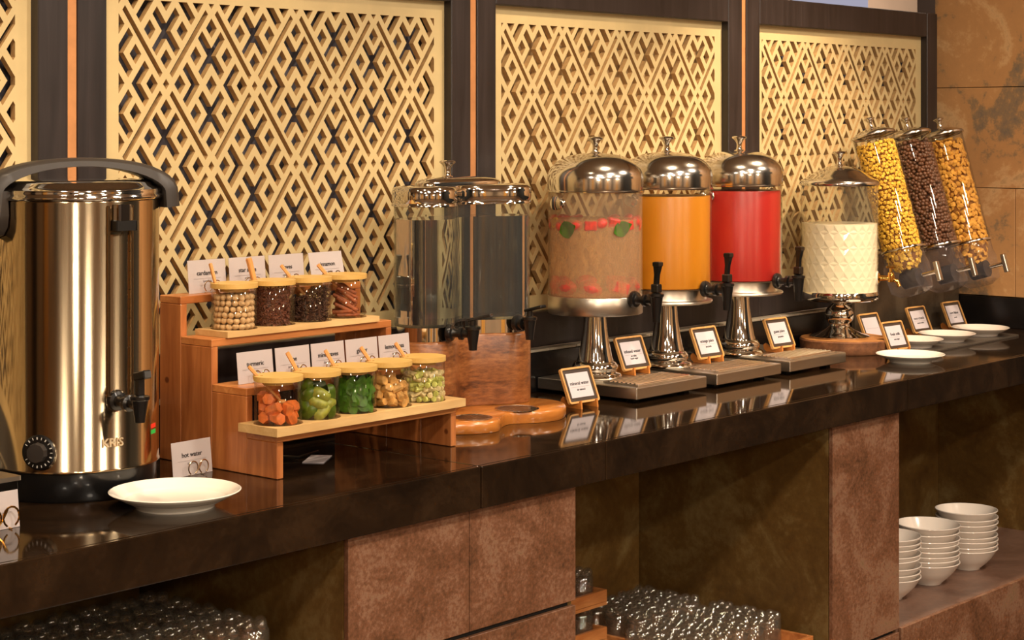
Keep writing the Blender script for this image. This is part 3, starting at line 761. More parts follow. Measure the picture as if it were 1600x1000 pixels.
# ------------------------------------------------------------------ stepped riser
RX0, RX1 = 2.233, 2.70
riser = thing('stepped_riser', 'four step orange pine riser that carries the glass spice jars', 'riser', (RX0, 0, CT))
steps = [(2.474, 2.555, 0.079), (2.5555, 2.650, 0.1535), (2.6505, 2.738, 0.234), (2.7385, 2.800, 0.307)]
TK = 0.014
for i, (y0, y1, h) in enumerate(steps):
    MB().box(0, RX1 - RX0, y0, y1, h - TK, h, 0.0012).build('shelf_board', M['riser_top'], riser, 0)
    for x in (0, RX1 - RX0 - 0.015):
        MB().box(x, x + 0.015, y0, y1, 0.0005, h - TK - 0.0003, 0.0012).build('side_board', M['riser'], riser, 0)
def wood_tray(label, x0, x1, y0, y1, z, centres, r):
    t = thing('jar_tray', label, 'tray', (0, 0, z), 0, None)
    t.location = (x0, y0, z)
    W_, D_ = x1 - x0, y1 - y0
    verts = [(0, 0), (W_, 0), (W_, D_), (0, D_)]; edges = [(0, 1), (1, 2), (2, 3), (3, 0)]
    cs = [(a - x0, b - y0) for a, b in centres]
    for a, b in cs:
        n = len(verts); verts += [(a + r * math.cos(2 * math.pi * k / 32), min(D_ - 0.001, max(0.001, b + r * math.sin(2 * math.pi * k / 32)))) for k in range(32)]
        edges += [(n + k, n + (k + 1) % 32) for k in range(32)]
    vv, _, ff, *_ = delaunay_2d_cdt([Vector(v) for v in verts], edges, [], 0, 1e-6)
    H_ = 0.015 if z < CT + 0.2 else 0.011; bm = bmesh.new()
    T_ = [bm.verts.new((v.x, v.y, H_)) for v in vv]; cnt = {}
    for f in ff:
        c = sum((vv[i] for i in f), Vector((0, 0))) / len(f)
        if any((c - Vector(q)).length < r * 0.995 for q in cs): continue
        bm.faces.new([T_[i] for i in f])
        for i, j in zip(f, f[1:] + f[:1]): cnt.setdefault((min(i, j), max(i, j)), []).append((i, j))
    lo = {}
    def low(i, z_):
        if (i, z_) not in lo: lo[(i, z_)] = bm.verts.new((vv[i].x, vv[i].y, z_))
        return lo[(i, z_)]
    for k, e in cnt.items():
        if len(e) == 1:
            i, j = e[0]
            out = min(vv[i].x, W_ - vv[i].x, vv[i].y, D_ - vv[i].y) < 1e-6 and min(vv[j].x, W_ - vv[j].x, vv[j].y, D_ - vv[j].y) < 1e-6
            z_ = 0.0 if out else H_ - 0.005
            bm.faces.new((T_[j], T_[i], low(i, z_), low(j, z_)))
    bm.faces.new([bm.verts.new(p) for p in ((0, 0, 0), (0, D_, 0), (W_, D_, 0), (W_, 0, 0))])
    bm.faces.new([bm.verts.new(p) for p in ((0.0005, 0.0005, H_ - 0.005), (W_ - 0.0005, 0.0005, H_ - 0.005), (W_ - 0.0005, D_ - 0.0005, H_ - 0.005), (0.0005, D_ - 0.0005, H_ - 0.005))])
    me = bpy.data.meshes.new('tray'); bm.to_mesh(me); bm.free(); me.materials.append(M['tray_wood'])
    link('tray_board', me, t)
    return t
low_c = [(2.262 + 0.0935 * k, 2.503) for k in range(5)]
up_c = [(2.321 + 0.0957 * k, 2.691) for k in range(4)]
wood_tray('pale wood tray with round recesses under the five lower jars', 2.213, 2.703, 2.452, 2.5545, CT + 0.0795, low_c, 0.044)
wood_tray('pale wood tray with round recesses under the four upper jars', 2.266, 2.660, 2.645, 2.7375, CT + 0.2345, up_c, 0.044)

# ------------------------------------------------------------------ glass jars with bamboo lids
JR = 0.0425
def jar_tree():
    t = thing('glass_jar', 'jar', 'jar')
    MB().lathe([(0, 0.0005), (JR - 0.003, 0.0005), (JR, 0.004), (JR, 0.079), (JR - 0.001, 0.0805), (JR - 0.0022, 0.079), (JR - 0.0022, 0.004), (0, 0.0035)], 40).build('glass_wall', M['jar_glass'], t, 40)
    # lid disc with a small notch for the spoon at the left rear
    na = math.atan2(0.62, -0.78); out = []
    for k in range(49):
        a = na + R(9) + (2 * math.pi - R(18)) * k / 48
        out.append((0.0445 * math.cos(a), 0.0445 * math.sin(a)))
    nv = Vector((math.cos(na), math.sin(na))); nt_ = Vector((-nv.y, nv.x))
    out += [tuple(nv * 0.029 + nt_ * -0.006), tuple(nv * 0.027), tuple(nv * 0.029 + nt_ * 0.006)]
    lid = MB().prism(out, 0.081, 0.0900).build('jar_lid', M['lid_wood'], t, 30)
    MB().lathe([(0, 0.074), (0.026, 0.074), (0.026, 0.0806), (0, 0.0806)], 30).build('lid_plug', M['lid_wood'], lid, 30)
    return t
proto = jar_tree(); first = True
def place_jar(x, y, z, label):
    global first
    o = proto if first else copy_tree(proto); first = False
    o.location = (x, y, z); o['label'] = label; return o
def spoon(x, y, z, label, lean, top, k=1.0):
    t = thing('wooden_spoon', label, 'spoon', (x, y, z), 0, 'wooden spoons in the jars')
    Ld = Vector((-0.78, 0.62, 0))
    p_n = Ld * 0.034 + Vector((0, 0, 0.086))
    dr = (Ld * math.sin(R(lean)) + Vector((0, 0, math.cos(R(lean))))).normalized()
    hi = p_n + dr * top; lo = p_n - dr * 0.055
    sq = [(1, 0.6), (0.6, 1), (-0.6, 1), (-1, 0.6), (-1, -0.6), (-0.6, -1), (0.6, -1), (1, -0.6)]
    MB().sweep([lo, p_n - dr * 0.01, hi - dr * 0.002, hi], [0.0018, 0.0026 * k, 0.0032 * k, 0.0024 * k], prof=sq).build('handle', M['spoon'], t, 30)
    MB().ico(lo - dr * 0.004, 0.008, 2, (1, 1, 0.55)).build('bowl', M['spoon'], t)
    return t
LOWN = ['leftmost lower jar, of orange turmeric', 'second lower jar, of lime pieces', 'middle lower jar, of dark green mint', 'fourth lower jar, of ginger', 'rightmost lower jar, of lemongrass']
UPN = ['leftmost upper jar, of pale cardamom', 'second upper jar, of star anise', 'third upper jar, of cloves', 'rightmost upper jar, of cinnamon sticks']
zl, zu = CT + 0.0895, CT + 0.2405
for (x, y), n in zip(low_c, LOWN): place_jar(x, y, zl, 'glass jar with bamboo lid: the ' + n)
for (x, y), n in zip(up_c, UPN): place_jar(x, y, zu, 'glass jar with bamboo lid: the ' + n)
for (x, y), n, (le, tp, k) in zip(low_c, LOWN, ((42, 0.028, 1.1), (28, 0.042, 1.3), (30, 0.038, 1.2), (33, 0.036, 1.2), (33, 0.036, 1.2))):
    spoon(x, y, zl, 'wooden spoon in the ' + n, le, tp, k)
for (x, y), n, (le, tp, k) in zip(up_c, UPN, ((14, 0.042, 1.0), (14, 0.047, 1.7), (38, 0.034, 1.1), (40, 0.030, 1.3))):
    spoon(x, y, zu, 'wooden spoon in the ' + n, le, tp, k)

# contents: every piece an object of its own, sharing mesh data
RI = JR - 0.0032
def fill(name, meshes, label, cat, group, c, z, r_p, z0, z1, step, rings, rotf, slope=0.0):
    zz = z0
    while zz < z1:
        for rr in rings:
            n = max(1, int(2 * math.pi * rr / (2 * r_p) + 0.2)); off = random.random() * 6.28
            for k in range(n):
                a = off + 2 * math.pi * k / n
                x_, y_ = rr * math.cos(a), rr * math.sin(a)
                lim = z1 - slope * (-0.653 * x_ + 0.757 * y_) / RI
                if zz > lim: continue
                o = link(name, random.choice(meshes), None, (c[0] + x_ + random.uniform(-0.06, 0.06) * r_p, c[1] + y_, z + zz + random.uniform(-0.12, 0.12) * r_p), rotf(a))
                tag(o, label, cat, group)
        zz += step
def rnd(a): return (random.uniform(0, 6.28), random.uniform(0, 6.28), random.uniform(0, 6.28))
cm = [MB().ico((0, 0, 0), 0.0058, 2, (1, 1, 1.12 + 0.1 * i), 0.03).mesh('pod', M['cardamom'], 60) for i in range(3)]
fill('cardamom_pod', cm, 'pale round cardamom pod in the leftmost upper jar', 'spice', 'cardamom pods in the upper jar', up_c[0], zu + 0.004, 0.0060, 0.006, 0.070, 0.0108, (0.0325, 0.0205), rnd)
def star_mesh():
    mb = MB()
    for k in range(8):
        mm = Matrix.Rotation(R(45 * k + random.uniform(-8, 8)), 3, 'Z')
        lp = [[mm @ Vector((x, y * s_, z_)) for y, z_ in ((-1, 0), (0, 0.0012), (1, 0), (0, -0.001))] for x, s_ in ((0.001, 0.0006), (0.0055, 0.0019), (0.0095, 0.0004))]
        mb.loft(lp)
    return mb.mesh('star', M['anise'], 0)
sm = [star_mesh() for _ in range(3)]
fill('star_anise_pod', sm, 'dark brown star anise pod in the second upper jar', 'spice', 'star anise in the upper jar', up_c[1], zu + 0.004, 0.0068, 0.006, 0.070, 0.0068, (0.0300,), lambda a: (R(90) + random.uniform(-0.7, 0.7), random.uniform(-0.5, 0.5), a + R(90)))
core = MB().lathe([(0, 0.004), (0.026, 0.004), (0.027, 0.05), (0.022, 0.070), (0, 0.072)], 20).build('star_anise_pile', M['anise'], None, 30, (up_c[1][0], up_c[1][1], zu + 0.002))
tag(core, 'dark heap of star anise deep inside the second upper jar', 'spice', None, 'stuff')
mb = MB()
for k in range(900):
    a = random.uniform(0, 6.283); rr = RI * math.sqrt(random.uniform(0.55, 1)) - 0.002
    lim = 0.050 - 0.012 * (-0.653 * math.cos(a) + 0.757 * math.sin(a)); zz = random.uniform(0.004, 1) * lim
    if k < 180: zz = lim; rr = RI * math.sqrt(random.random()) - 0.002
    p = Vector((rr * math.cos(a), rr * math.sin(a), zz)); d = Vector((random.uniform(-1, 1), random.uniform(-1, 1), random.uniform(-1, 1))).normalized()
    mb.sweep([p - d * 0.0045, p + d * 0.002, p + d * 0.0035, p + d * 0.0045], [0.0006, 0.001, 0.002, 0.0008], 4)
heap_ = tag(mb.build('clove_heap', M['clove'], None, 0, (up_c[2][0], up_c[2][1], zu + 0.006)), 'dark heap of cloves in the third upper jar', 'spice', None, 'stuff')
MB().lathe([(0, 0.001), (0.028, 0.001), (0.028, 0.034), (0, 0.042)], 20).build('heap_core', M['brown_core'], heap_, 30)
for i in range(26):
    L_ = random.uniform(0.036, 0.046); r_ = random.uniform(0.0032, 0.0046)
    me = MB().sweep([(-L_ / 2, 0, 0), (0, 0, 0.0005), (L_ / 2, 0, 0)], [r_, r_ * 1.05, r_ * 0.95], 9).mesh('stick', M['cinnamon'], 40) if i < 5 else random.choice(cs_)
    if i < 5: cs_ = (cs_ if i else []) + [me]
    f = i / 26; h_ = 0.010 + (i % 9) * 0.0062; rr = (-0.022 + 0.0215 * (i // 9))
    v = RGT * random.uniform(-0.004, 0.010) + TOW * rr
    an = math.atan2(RGT.y, RGT.x) + random.uniform(-0.25, 0.25)
    tag(link('cinnamon_stick', me, None, (up_c[3][0] + v.x, up_c[3][1] + v.y, zu + h_), (0, R(random.uniform(24, 38)) if i % 9 > 1 else R(random.uniform(-8, 4)), an)),
        'reddish brown cinnamon stick in the rightmost upper jar', 'spice', 'cinnamon sticks in the upper jar')
def chunk(mat, rx, L_, n=9):
    mb = MB(); an = random.uniform(0.2, 0.8)
    loops = []
    for j, zz in enumerate((-0.5, -0.45, 0, 0.45, 0.5)):
        s_ = (0.88, 1, 1.06, 1, 0.88)[j]
        loops.append([Vector((rx * s_ * random.uniform(0.88, 1.1) * math.cos(6.283 * k / n), rx * s_ * random.uniform(0.8, 1.08) * math.sin(6.283 * k / n), zz * L_ + an * 0.3 * rx * math.cos(6.283 * k / n))) for k in range(n)])
    return mb.loft(loops).mesh('chunk', mat, 30)
tc = [chunk(M['turmeric'], 0.0108, random.uniform(0.014, 0.026), 6) for _ in range(5)]
fill('turmeric_chunk', tc, 'orange chunk of turmeric root in the leftmost lower jar', 'turmeric', 'turmeric chunks in the lower jar', low_c[0], zl + 0.004, 0.0118, 0.012, 0.046, 0.0165, (0.0255,), rnd, -0.010)
for v in (0.0,): tag(link('turmeric_chunk', tc[0], None, (low_c[0][0], low_c[0][1], zl + 0.02), (1, 0.3, 0)), 'orange chunk of turmeric root in the leftmost lower jar', 'turmeric', 'turmeric chunks in the lower jar')
def wedge(mat):
    mb = MB(); loops = []
    for j in range(7):
        a = R(-75 + 25 * j); s_ = math.cos(a) ** 0.5 if j not in (0, 6) else 0.15
        loops.append([Vector((0.020 * math.sin(a), 0, 0.003))] + [Vector((0.020 * math.sin(a), 0.012 * s_ * math.sin(R(b)), 0.003 - 0.015 * s_ * math.cos(R(b)))) for b in range(-80, 81, 32)])
    return mb.loft(loops).mesh('wedge', mat, 50)
wd = [wedge(M['lime']), wedge(M['lime']), wedge(M['lime_flesh'])]
fill('lime_wedge', wd, 'green wedge of lime in the second lower jar', 'lime', 'lime wedges in the lower jar', low_c[1], zl + 0.004, 0.0125, 0.013, 0.058, 0.015, (0.0235,), lambda a: (R(90) + random.uniform(-.4, .4), random.uniform(-1.2, 1.2), a - R(90)), -0.012)
tag(link('lime_wedge', wd[1], None, (low_c[1][0], low_c[1][1], zl + 0.03), (0.4, 1.0, 0)), 'green wedge of lime in the second lower jar', 'lime', 'lime wedges in the lower jar')
def leaf(L_, W_, mat=None):
    bm = MB(); g = []
    n = 7; loops = []
    for j in range(n + 1):
        t = j / n; w_ = W_ * math.sin(math.pi * min(0.999, t) ** 0.8) * (1 + 0.06 * (j % 2)) + 0.0004
        bend = 0.25 * L_ * (t - 0.5) ** 2
        c_ = Vector((0, (t - 0.5) * L_, bend))
        loops.append([c_ + Vector((-w_, 0, 0.15 * w_)), c_ + Vector((0, 0, 0.0007)), c_ + Vector((w_, 0, 0.15 * w_)), c_ + Vector((0, 0, -0.0004))])
    return bm.loft(loops).mesh('leaf', mat or M['mint'], 60)
lm = [leaf(0.030, 0.010), leaf(0.026, 0.011), leaf(0.034, 0.009)]
fill('mint_leaf', lm, 'dark green mint leaf pressed in the middle lower jar', 'mint', 'mint leaves in the lower jar', low_c[2], zl + 0.004, 0.0085, 0.014, 0.066, 0.0105, (0.0335, 0.024), lambda a: (R(90) + random.uniform(-.25, .25), random.uniform(-1.2, 1.2), a + R(90)))
gm = [chunk(M['ginger'], random.uniform(0.007, 0.0095), random.uniform(0.014, 0.024)) for _ in range(6)]
fill('ginger_piece', gm, 'tan piece of ginger root in the fourth lower jar', 'ginger', 'ginger pieces in the lower jar', low_c[3], zl + 0.004, 0.0092, 0.010, 0.052, 0.0135, (0.0285, 0.012), rnd, -0.008)
lg = [chunk(M['grass'] if i % 2 else M['grass_pale'], random.uniform(0.0045, 0.0062), random.uniform(0.012, 0.024), 8) for i in range(8)]
fill('lemongrass_slice', lg, 'pale green slice of lemongrass in the rightmost lower jar', 'lemongrass', 'lemongrass slices in the lower jar', low_c[4], zl + 0.004, 0.0062, 0.007, 0.060, 0.0092, (0.0325, 0.020), lambda a: (R(90) + random.uniform(-.5, .5), random.uniform(-0.9, 0.9) , a + random.uniform(0.2, 1.2)), -0.006)

# cards behind the jars
ya, yc = 2.768, 2.602
for x, wd_, sb, n, tl, ro in ((2.323, 'cardamom', 'kapulaga', 'behind the leftmost upper jar', 5, 0), (2.424, 'star anise', 'pekak', 'behind the second upper jar', 5, 0),
                      (2.526, 'cloves', 'cengkeh', 'behind the third upper jar', 5, 0), (2.640, 'cinnamon', 'kayu manis', 'behind the rightmost upper jar', 13, 0)):
    name_card('white name card reading %s, %s' % (wd_, n), x, ya, CT + 0.307, R(0), wd_, sb, 0.092, 0.063, tl, ro)
    heart_clip('wire clip holding the %s card' % wd_, x + 0.004, ya - 0.003, CT + 0.307, 0, M['wire'])
for x, wd_, sb, n in ((2.298, 'turmeric', 'kunyit', 'leftmost'), (2.391, 'lime', 'jeruk nipis', 'second'), (2.4816, 'mint leaves', 'daun mint', 'middle'),
                      (2.572, 'ginger', 'jahe', 'fourth'), (2.662, 'lemongrass', 'sereh', 'rightmost')):
    name_card('white name card reading %s, behind the %s lower jar' % (wd_, n), x, yc, CT + 0.1535, R(0), wd_, sb, 0.086, 0.058)
    heart_clip('wire clip holding the %s card' % wd_, x + 0.004, yc - 0.003, CT + 0.1535, 0, M['wire'])
# cable and paper under the riser
tag(MB().sweep([(2.30, 2.79, CT + 0.003), (2.31, 2.70, CT + 0.003), (2.36, 2.64, CT + 0.003), (2.42, 2.68, CT + 0.003), (2.40, 2.74, CT + 0.003), (2.34, 2.75, CT + 0.008), (2.33, 2.66, CT + 0.010), (2.40, 2.60, CT + 0.003), (2.47, 2.62, CT + 0.003)], 0.0028, 8).build('power_cable', M['black']),
    'black power cable coiled under the pine riser', 'cable')
tag(MB().box(-0.04, 0.04, -0.02, 0.02, 0, 0.0008).build('paper_slip', M['paper'], None, 0, (2.42, 2.57, CT + 0.0005), (0, 0, R(35))), 'loose pale paper slip under the pine riser', 'paper')

# ------------------------------------------------------------------ twin water dispenser on a wooden block
TM = Vector((2.972, 2.738, 0))
def lobed(dr=0.0, n=14, rend=0.064, rw=0.041, L=0.121):
    def c(t): return Vector((L * t, -0.035 * t * t, 0))
    def rad(t):
        k = min(1, abs(t)); k = k * k * (3 - 2 * k)
        return rw + (rend - rw) * k + dr
    out = []
    def nrm(t):
        d = Vector((L, -0.07 * t, 0)).normalized(); return Vector((d.y, -d.x, 0))    # towards the front
    for j in range(2 * n + 1):
        t = -1 + j / n; out.append(c(t) + nrm(t) * rad(t))
    a0 = math.atan2(nrm(1).y, nrm(1).x)
    for j in range(1, 12): out.append(c(1) + Vector((math.cos(a0 + math.pi * j / 12), math.sin(a0 + math.pi * j / 12), 0)) * rad(1))
    for j in range(2 * n + 1):
        t = 1 - j / n; out.append(c(t) - nrm(t) * rad(t))
    a0 = math.atan2(-nrm(-1).y, -nrm(-1).x)
    for j in range(1, 12): out.append(c(-1) + Vector((math.cos(a0 + math.pi * j / 12), math.sin(a0 + math.pi * j / 12), 0)) * rad(1))
    return out
def lz(dr, z, **k): return [p + Vector((0, 0, z)) for p in lobed(dr, **k)]
twin = thing('twin_dispenser', 'twin lobed clear water dispenser with chrome lid on a varnished wood block', 'drink dispenser', (TM.x, TM.y, CT))
bo = spline([(-0.215, -0.12), (-0.17, -0.185), (-0.10, -0.215), (-0.045, -0.185), (0.0, -0.172), (0.055, -0.205), (0.12, -0.21), (0.185, -0.165), (0.205, -0.105), (0.185, -0.02), (0.14, 0.055), (0.0, 0.07), (-0.14, 0.055), (-0.205, -0.03)], 8)
def bl(k, z): return [Vector((p.x * k, p.y * k + (1 - k) * -0.07, z)) for p in bo]
MB().loft([bl(0.985, 0.0005), bl(1.0, 0.006), bl(1.0, 0.018), bl(0.99, 0.0225), bl(0.975, 0.0245)]).build('base_board', M['board'], twin, 60)
for a, b, r_ in ((-0.107, -0.158, 0.041), (0.045, -0.148, 0.047)):
    g = MB().lathe([(r_, 0.0246), (r_, 0.0266), (r_ - 0.003, 0.0272), (r_ - 0.005, 0.0262), (r_ - 0.005, 0.0246)], 36, (a, b, 0))
    for q in range(-4, 5):
        y_ = q * r_ / 5.2; h_ = math.sqrt(max(0, (r_ - 0.004) ** 2 - y_ * y_))
        g.box(a - h_, a + h_, b + y_ - 0.0022, b + y_ + 0.0022, 0.0248, 0.0264)
    dg_ = g.build('drip_grate', M['chrome'], twin, 30)
    MB().lathe([(0, 0.0246), (r_ - 0.005, 0.0246), (r_ - 0.005, 0.0250), (0, 0.0250)], 30, (a, b, 0)).build('drip_cup', M['grey_panel'], dg_, 0)
MB().loft([lz(0.000, 0.025), lz(0.002, 0.030), lz(0.002, 0.172), lz(-0.002, 0.178)]).build('wood_block', M['block'], twin, 60)
MB().loft([lz(-0.006, 0.1785), lz(-0.006, 0.207)], True, True).build('chrome_collar', M['chrome'], twin, 60)
MB().loft([lz(-0.002, 0.208), lz(0.0, 0.212), lz(0.0, 0.462), lz(-0.0025, 0.462), lz(-0.0025, 0.212)], True, True).build('tank', M['twin_tank'], twin, 60)
MB().loft([lz(-0.001, 0.456), lz(0.0045, 0.457), lz(0.0045, 0.462), lz(0.002, 0.464), lz(0.004, 0.470), lz(0.004, 0.488), lz(0.001, 0.4955), lz(-0.006, 0.498), lz(-0.014, 0.4985)], False, True).build('lid', M['chrome'], twin, 60)
lidm = [o for o in twin.children if o.name.startswith('lid')][0]
el = lambda k, z: [Vector((0.012 + 0.130 * k * math.cos(a), 0.004 + 0.038 * k * math.sin(a) - 0.016 * k * math.cos(a) ** 2, z)) for a in [2 * math.pi * q / 48 for q in range(48)]]
MB().loft([el(1, 0.4987), el(1.0, 0.5035), el(0.9, 0.5095), el(0.6, 0.5145), el(0.25, 0.5155)]).build('lid_crown', M['chrome'], lidm, 50)
knob_mb(0.514, 0.98, -0.012).build('knob', M['chrome'], lidm, 50)
MB().ico((-0.098, -0.022, 0.4985), 0.017, 3, (1, 1, 0.55)).build('lid_boss', M['chrome'], lidm, 60)
tag(MB().loft([lz(-0.0035, 0.2135), lz(-0.0035, 0.430)]).build('still_water', M['water'], None, 60, (TM.x, TM.y, CT)), 'clear still water standing in the twin lobed tank', 'water')
black_tap(twin, -0.118, -0.100, 0.196, R(-72), 0.056, 'flat', 0.85, 0.75)
black_tap(twin, 0.100, -0.100, 0.200, R(-96), 0.040, 'flat', 0.85, 0.75)

# ------------------------------------------------------------------ three domed dispensers, each on its steel drip tray
def drip_tray(label, x0, x1, y0, y1):
    t = thing('drip_tray', label, 'tray', (x0, y0, CT))
    W_, D_ = x1 - x0, y1 - y0
    MB().box(0, W_, 0, D_, 0.009, 0.0355, 0.0018).build('steel_box', M['satin'], t, 0)
    for a, b in ((0.03, 0.03), (W_ - 0.05, 0.03), (0.03, D_ - 0.05), (W_ - 0.05, D_ - 0.05)):
        MB().box(a, a + 0.02, b, b + 0.02, 0.0003, 0.0088).build('foot', M['gap'], t, 0)
    g = MB(); a0, a1, b0, b1 = 0.028, W_ - 0.028, 0.016, 0.118
    g.box(a0, a1, b0, b0 + 0.005, 0.0358, 0.0392, 0.0008); g.box(a0, a1, b1 - 0.005, b1, 0.0358, 0.0392, 0.0008)
    g.box(a0, a0 + 0.005, b0 + 0.005, b1 - 0.005, 0.0358, 0.0392); g.box(a1 - 0.005, a1, b0 + 0.005, b1 - 0.005, 0.0358, 0.0392)
    for k in range(7):
        b = b0 + 0.0105 + k * 0.0122
        g.sweep([(a0 + 0.004, b + 0.0035, 0.0378), (a1 - 0.004, b + 0.0035, 0.0378)], 0.0036, 8)
    for a in (0.33, 0.66): g.box(a0 + (a1 - a0) * a - 0.003, a0 + (a1 - a0) * a + 0.003, b0 + 0.005, b1 - 0.005, 0.0360, 0.0386)
    gr = g.build('grate', M['grate'], t, 0)
    MB().box(a0 + 0.004, a1 - 0.004, b0 + 0.004, b1 - 0.004, 0.0356, 0.0359).build('grate_well', M['gap'], gr, 0)
    return t
TR = [(3.372, 3.646), (3.688, 3.968), (4.008, 4.278)]
NM = ['left domed dispenser, of infused water', 'middle domed dispenser, of orange juice', 'right domed dispenser, of red juice']
for (a, b), n in zip(TR, NM): drip_tray('stainless steel drip tray under the ' + n, a, b, 2.541, 2.832)
def dome_dispenser(x, y, label, style, body_mat, tap_k=1.0):
    t = thing('domed_dispenser', label, 'drink dispenser', (x, y, CT + 0.036))
    H = -0.036
    foot = [(0, 0.0365), (0.062, 0.0365), (0.0635, 0.040), (0.060, 0.046), (0.054, 0.049), (0.0505, 0.051), (0.0535, 0.057), (0.0535, 0.064), (0.048, 0.072), (0.043, 0.0745),
            (0.0425, 0.078), (0.040, 0.085), (0.034, 0.115), (0.029, 0.15), (0.0268, 0.175), (0.026, 0.186)]
    nf = len(foot)
    if style == 1: foot += [(0.09, 0.1865), (0.110, 0.1875), (0.1115, 0.190), (0.1115, 0.228), (0.1105, 0.2295), (0, 0.2295)]
    else: foot += [(0.10, 0.1915), (0.1105, 0.1935), (0.113, 0.197), (0.112, 0.200), (0.098, 0.202), (0.0965, 0.206), (0.0965, 0.226), (0.108, 0.2295), (0, 0.2295)]
    MB().lathe([(r, z + H) for r, z in foot[:nf]] + [(0, foot[nf - 1][1] + H)], 64).build('pedestal', M['chrome'], t, 40)
    MB().lathe([(0, foot[nf][1] + H)] + [(r, z + H) for r, z in foot[nf:]], 64).build('collar', M['satin'], t, 40)
    rc = 0.1105
    MB().lathe([(rc - 0.002, 0.230 + H), (rc, 0.230 + H), (rc, 0.474 + H), (rc - 0.0025, 0.474 + H), (rc - 0.0025, 0.230 + H)], 72).build('cylinder', body_mat, t, 40)
    pr = [(0.1115, 0.4705), (0.1135, 0.4710), (0.1140, 0.4740), (0.1120, 0.4755), (0.1125, 0.479), (0.1130, 0.500)]
    for q in range(1, 13):
        a = R(90 * q / 13); pr.append((0.020 + 0.093 * math.cos(a) ** 0.9, 0.500 + 0.060 * math.sin(a) ** 1.0))
    pr += [(0.014, 0.5612), (0, 0.5615)]
    lid = MB().lathe([(r, z + H) for r, z in pr], 72).build('dome_lid', M['dome'], t, 50)
    knob_mb(0.560 + H, 1.05).build('knob', M['chrome'], lid, 50)
    for q in (-1, 1):
        mm = Matrix.Translation((q * (rc + 0.0005), -0.012 * q, 0.447 + H)) @ Matrix.Rotation(R(90 * q), 4, 'Y')
        MB().lathe([(0, 0), (0.011, 0), (0.008, 0.003), (0.007, 0.007), (0.014, 0.012), (0.017, 0.016), (0.016, 0.021), (0.006, 0.024), (0, 0.024)], 20, mat=mm).build('side_knob', M['chrome'], t, 40)
    black_tap(t, 0.0, -(rc + 0.001) * 1.0, (0.225 if style == 1 else 0.231) + H, R(-90 + (style - 1) * 1.5), 0.066, 'up', 0.92)
    return t
DX = [3.459, 3.742, 4.060]; DY = 2.728
dome_dispenser(DX[0], DY, 'clear domed dispenser of hazy water with red fruit and mint, leftmost of three', 1, M['frost'])
dome_dispenser(DX[1], DY, 'domed dispenser full of orange juice, middle of three', 2, M['tank'])
dome_dispenser(DX[2], DY, 'domed dispenser full of red juice, rightmost of three', 2, M['tank'])
def juice(name, label, x, mat, top, r=0.1065, z0=0.2305):
    return tag(MB().lathe([(0, z0), (r - 0.002, z0), (r, z0 + 0.002), (r, top - 0.002), (r - 0.001, top), (0, top)], 64).build(name, mat, None, 40, (x, DY, CT)), label, 'drink')
juice('infused_water', 'hazy tan infused water in the leftmost domed dispenser', DX[0], M['infused'], 0.408)
juice('orange_juice', 'orange juice filling the middle domed dispenser', DX[1], M['orange'], 0.4545)
juice('guava_juice', 'red guava juice filling the rightmost domed dispenser', DX[2], M['guava'], 0.4595)
mc = [MB().box(-0.013, 0.013, -0.008, 0.008, -0.010, 0.010, 0.003).mesh('cube', M['melon'], 30), MB().ico((0, 0, 0), 0.0125, 2, (1.2, 0.8, 0.9), 0.05).mesh('berry', M['melon'], 50)]
for k in range(24):
    a = 2 * math.pi * k / 24 + random.uniform(-0.10, 0.10)
    z = CT + 0.398 + random.uniform(-0.008, 0.006)
    if k % 5 == 2:
        o = link('mint_leaf', lm[k % 3], None, (DX[0] + 0.1072 * math.cos(a), DY + 0.1072 * math.sin(a), z - 0.006), (R(90), R(70), a + R(90)))
        o.scale = (1.9, 1.6, 1.0); tag(o, 'green mint leaf floating in the infused water', 'mint', 'mint leaves in the infused water')
    elif k % 7 == 3:
        tag(MB().lathe([(0, -0.002), (0.013, -0.002), (0.013, 0.002), (0, 0.002)], 20).build('lemon_slice', M['lemon'], None, 30, (DX[0] + 0.103 * math.cos(a), DY + 0.103 * math.sin(a), z), (R(80), 0, a + R(90))), 'yellow lemon slice floating in the infused water', 'fruit', 'lemon slices in the infused water')
    else:
        tag(link('fruit_piece', mc[k % 2], None, (DX[0] + 0.0993 * math.cos(a), DY + 0.0993 * math.sin(a), z), (random.uniform(-.3, .3), random.uniform(-.5, .5), a + R(90))), 'red fruit chunk floating at the top of the infused water', 'fruit', 'red fruit at the top of the infused water').scale = (1.2, 1.1, 1.25)
for k in range(9):
    a = 2 * math.pi * k / 9 + 0.2 + random.uniform(-.08, .08)
    o = link('fruit_piece', mc[1 if k % 3 else 0], None, (DX[0] + 0.0942 * math.cos(a), DY + 0.0942 * math.sin(a), CT + 0.2515), (0, random.uniform(-.3, .3), a + R(90)))
    o.scale = (1.9, 1.45, 1.6)
    tag(o, 'red fruit chunk sunk at the bottom of the infused water', 'fruit', 'red fruit at the bottom of the infused water')

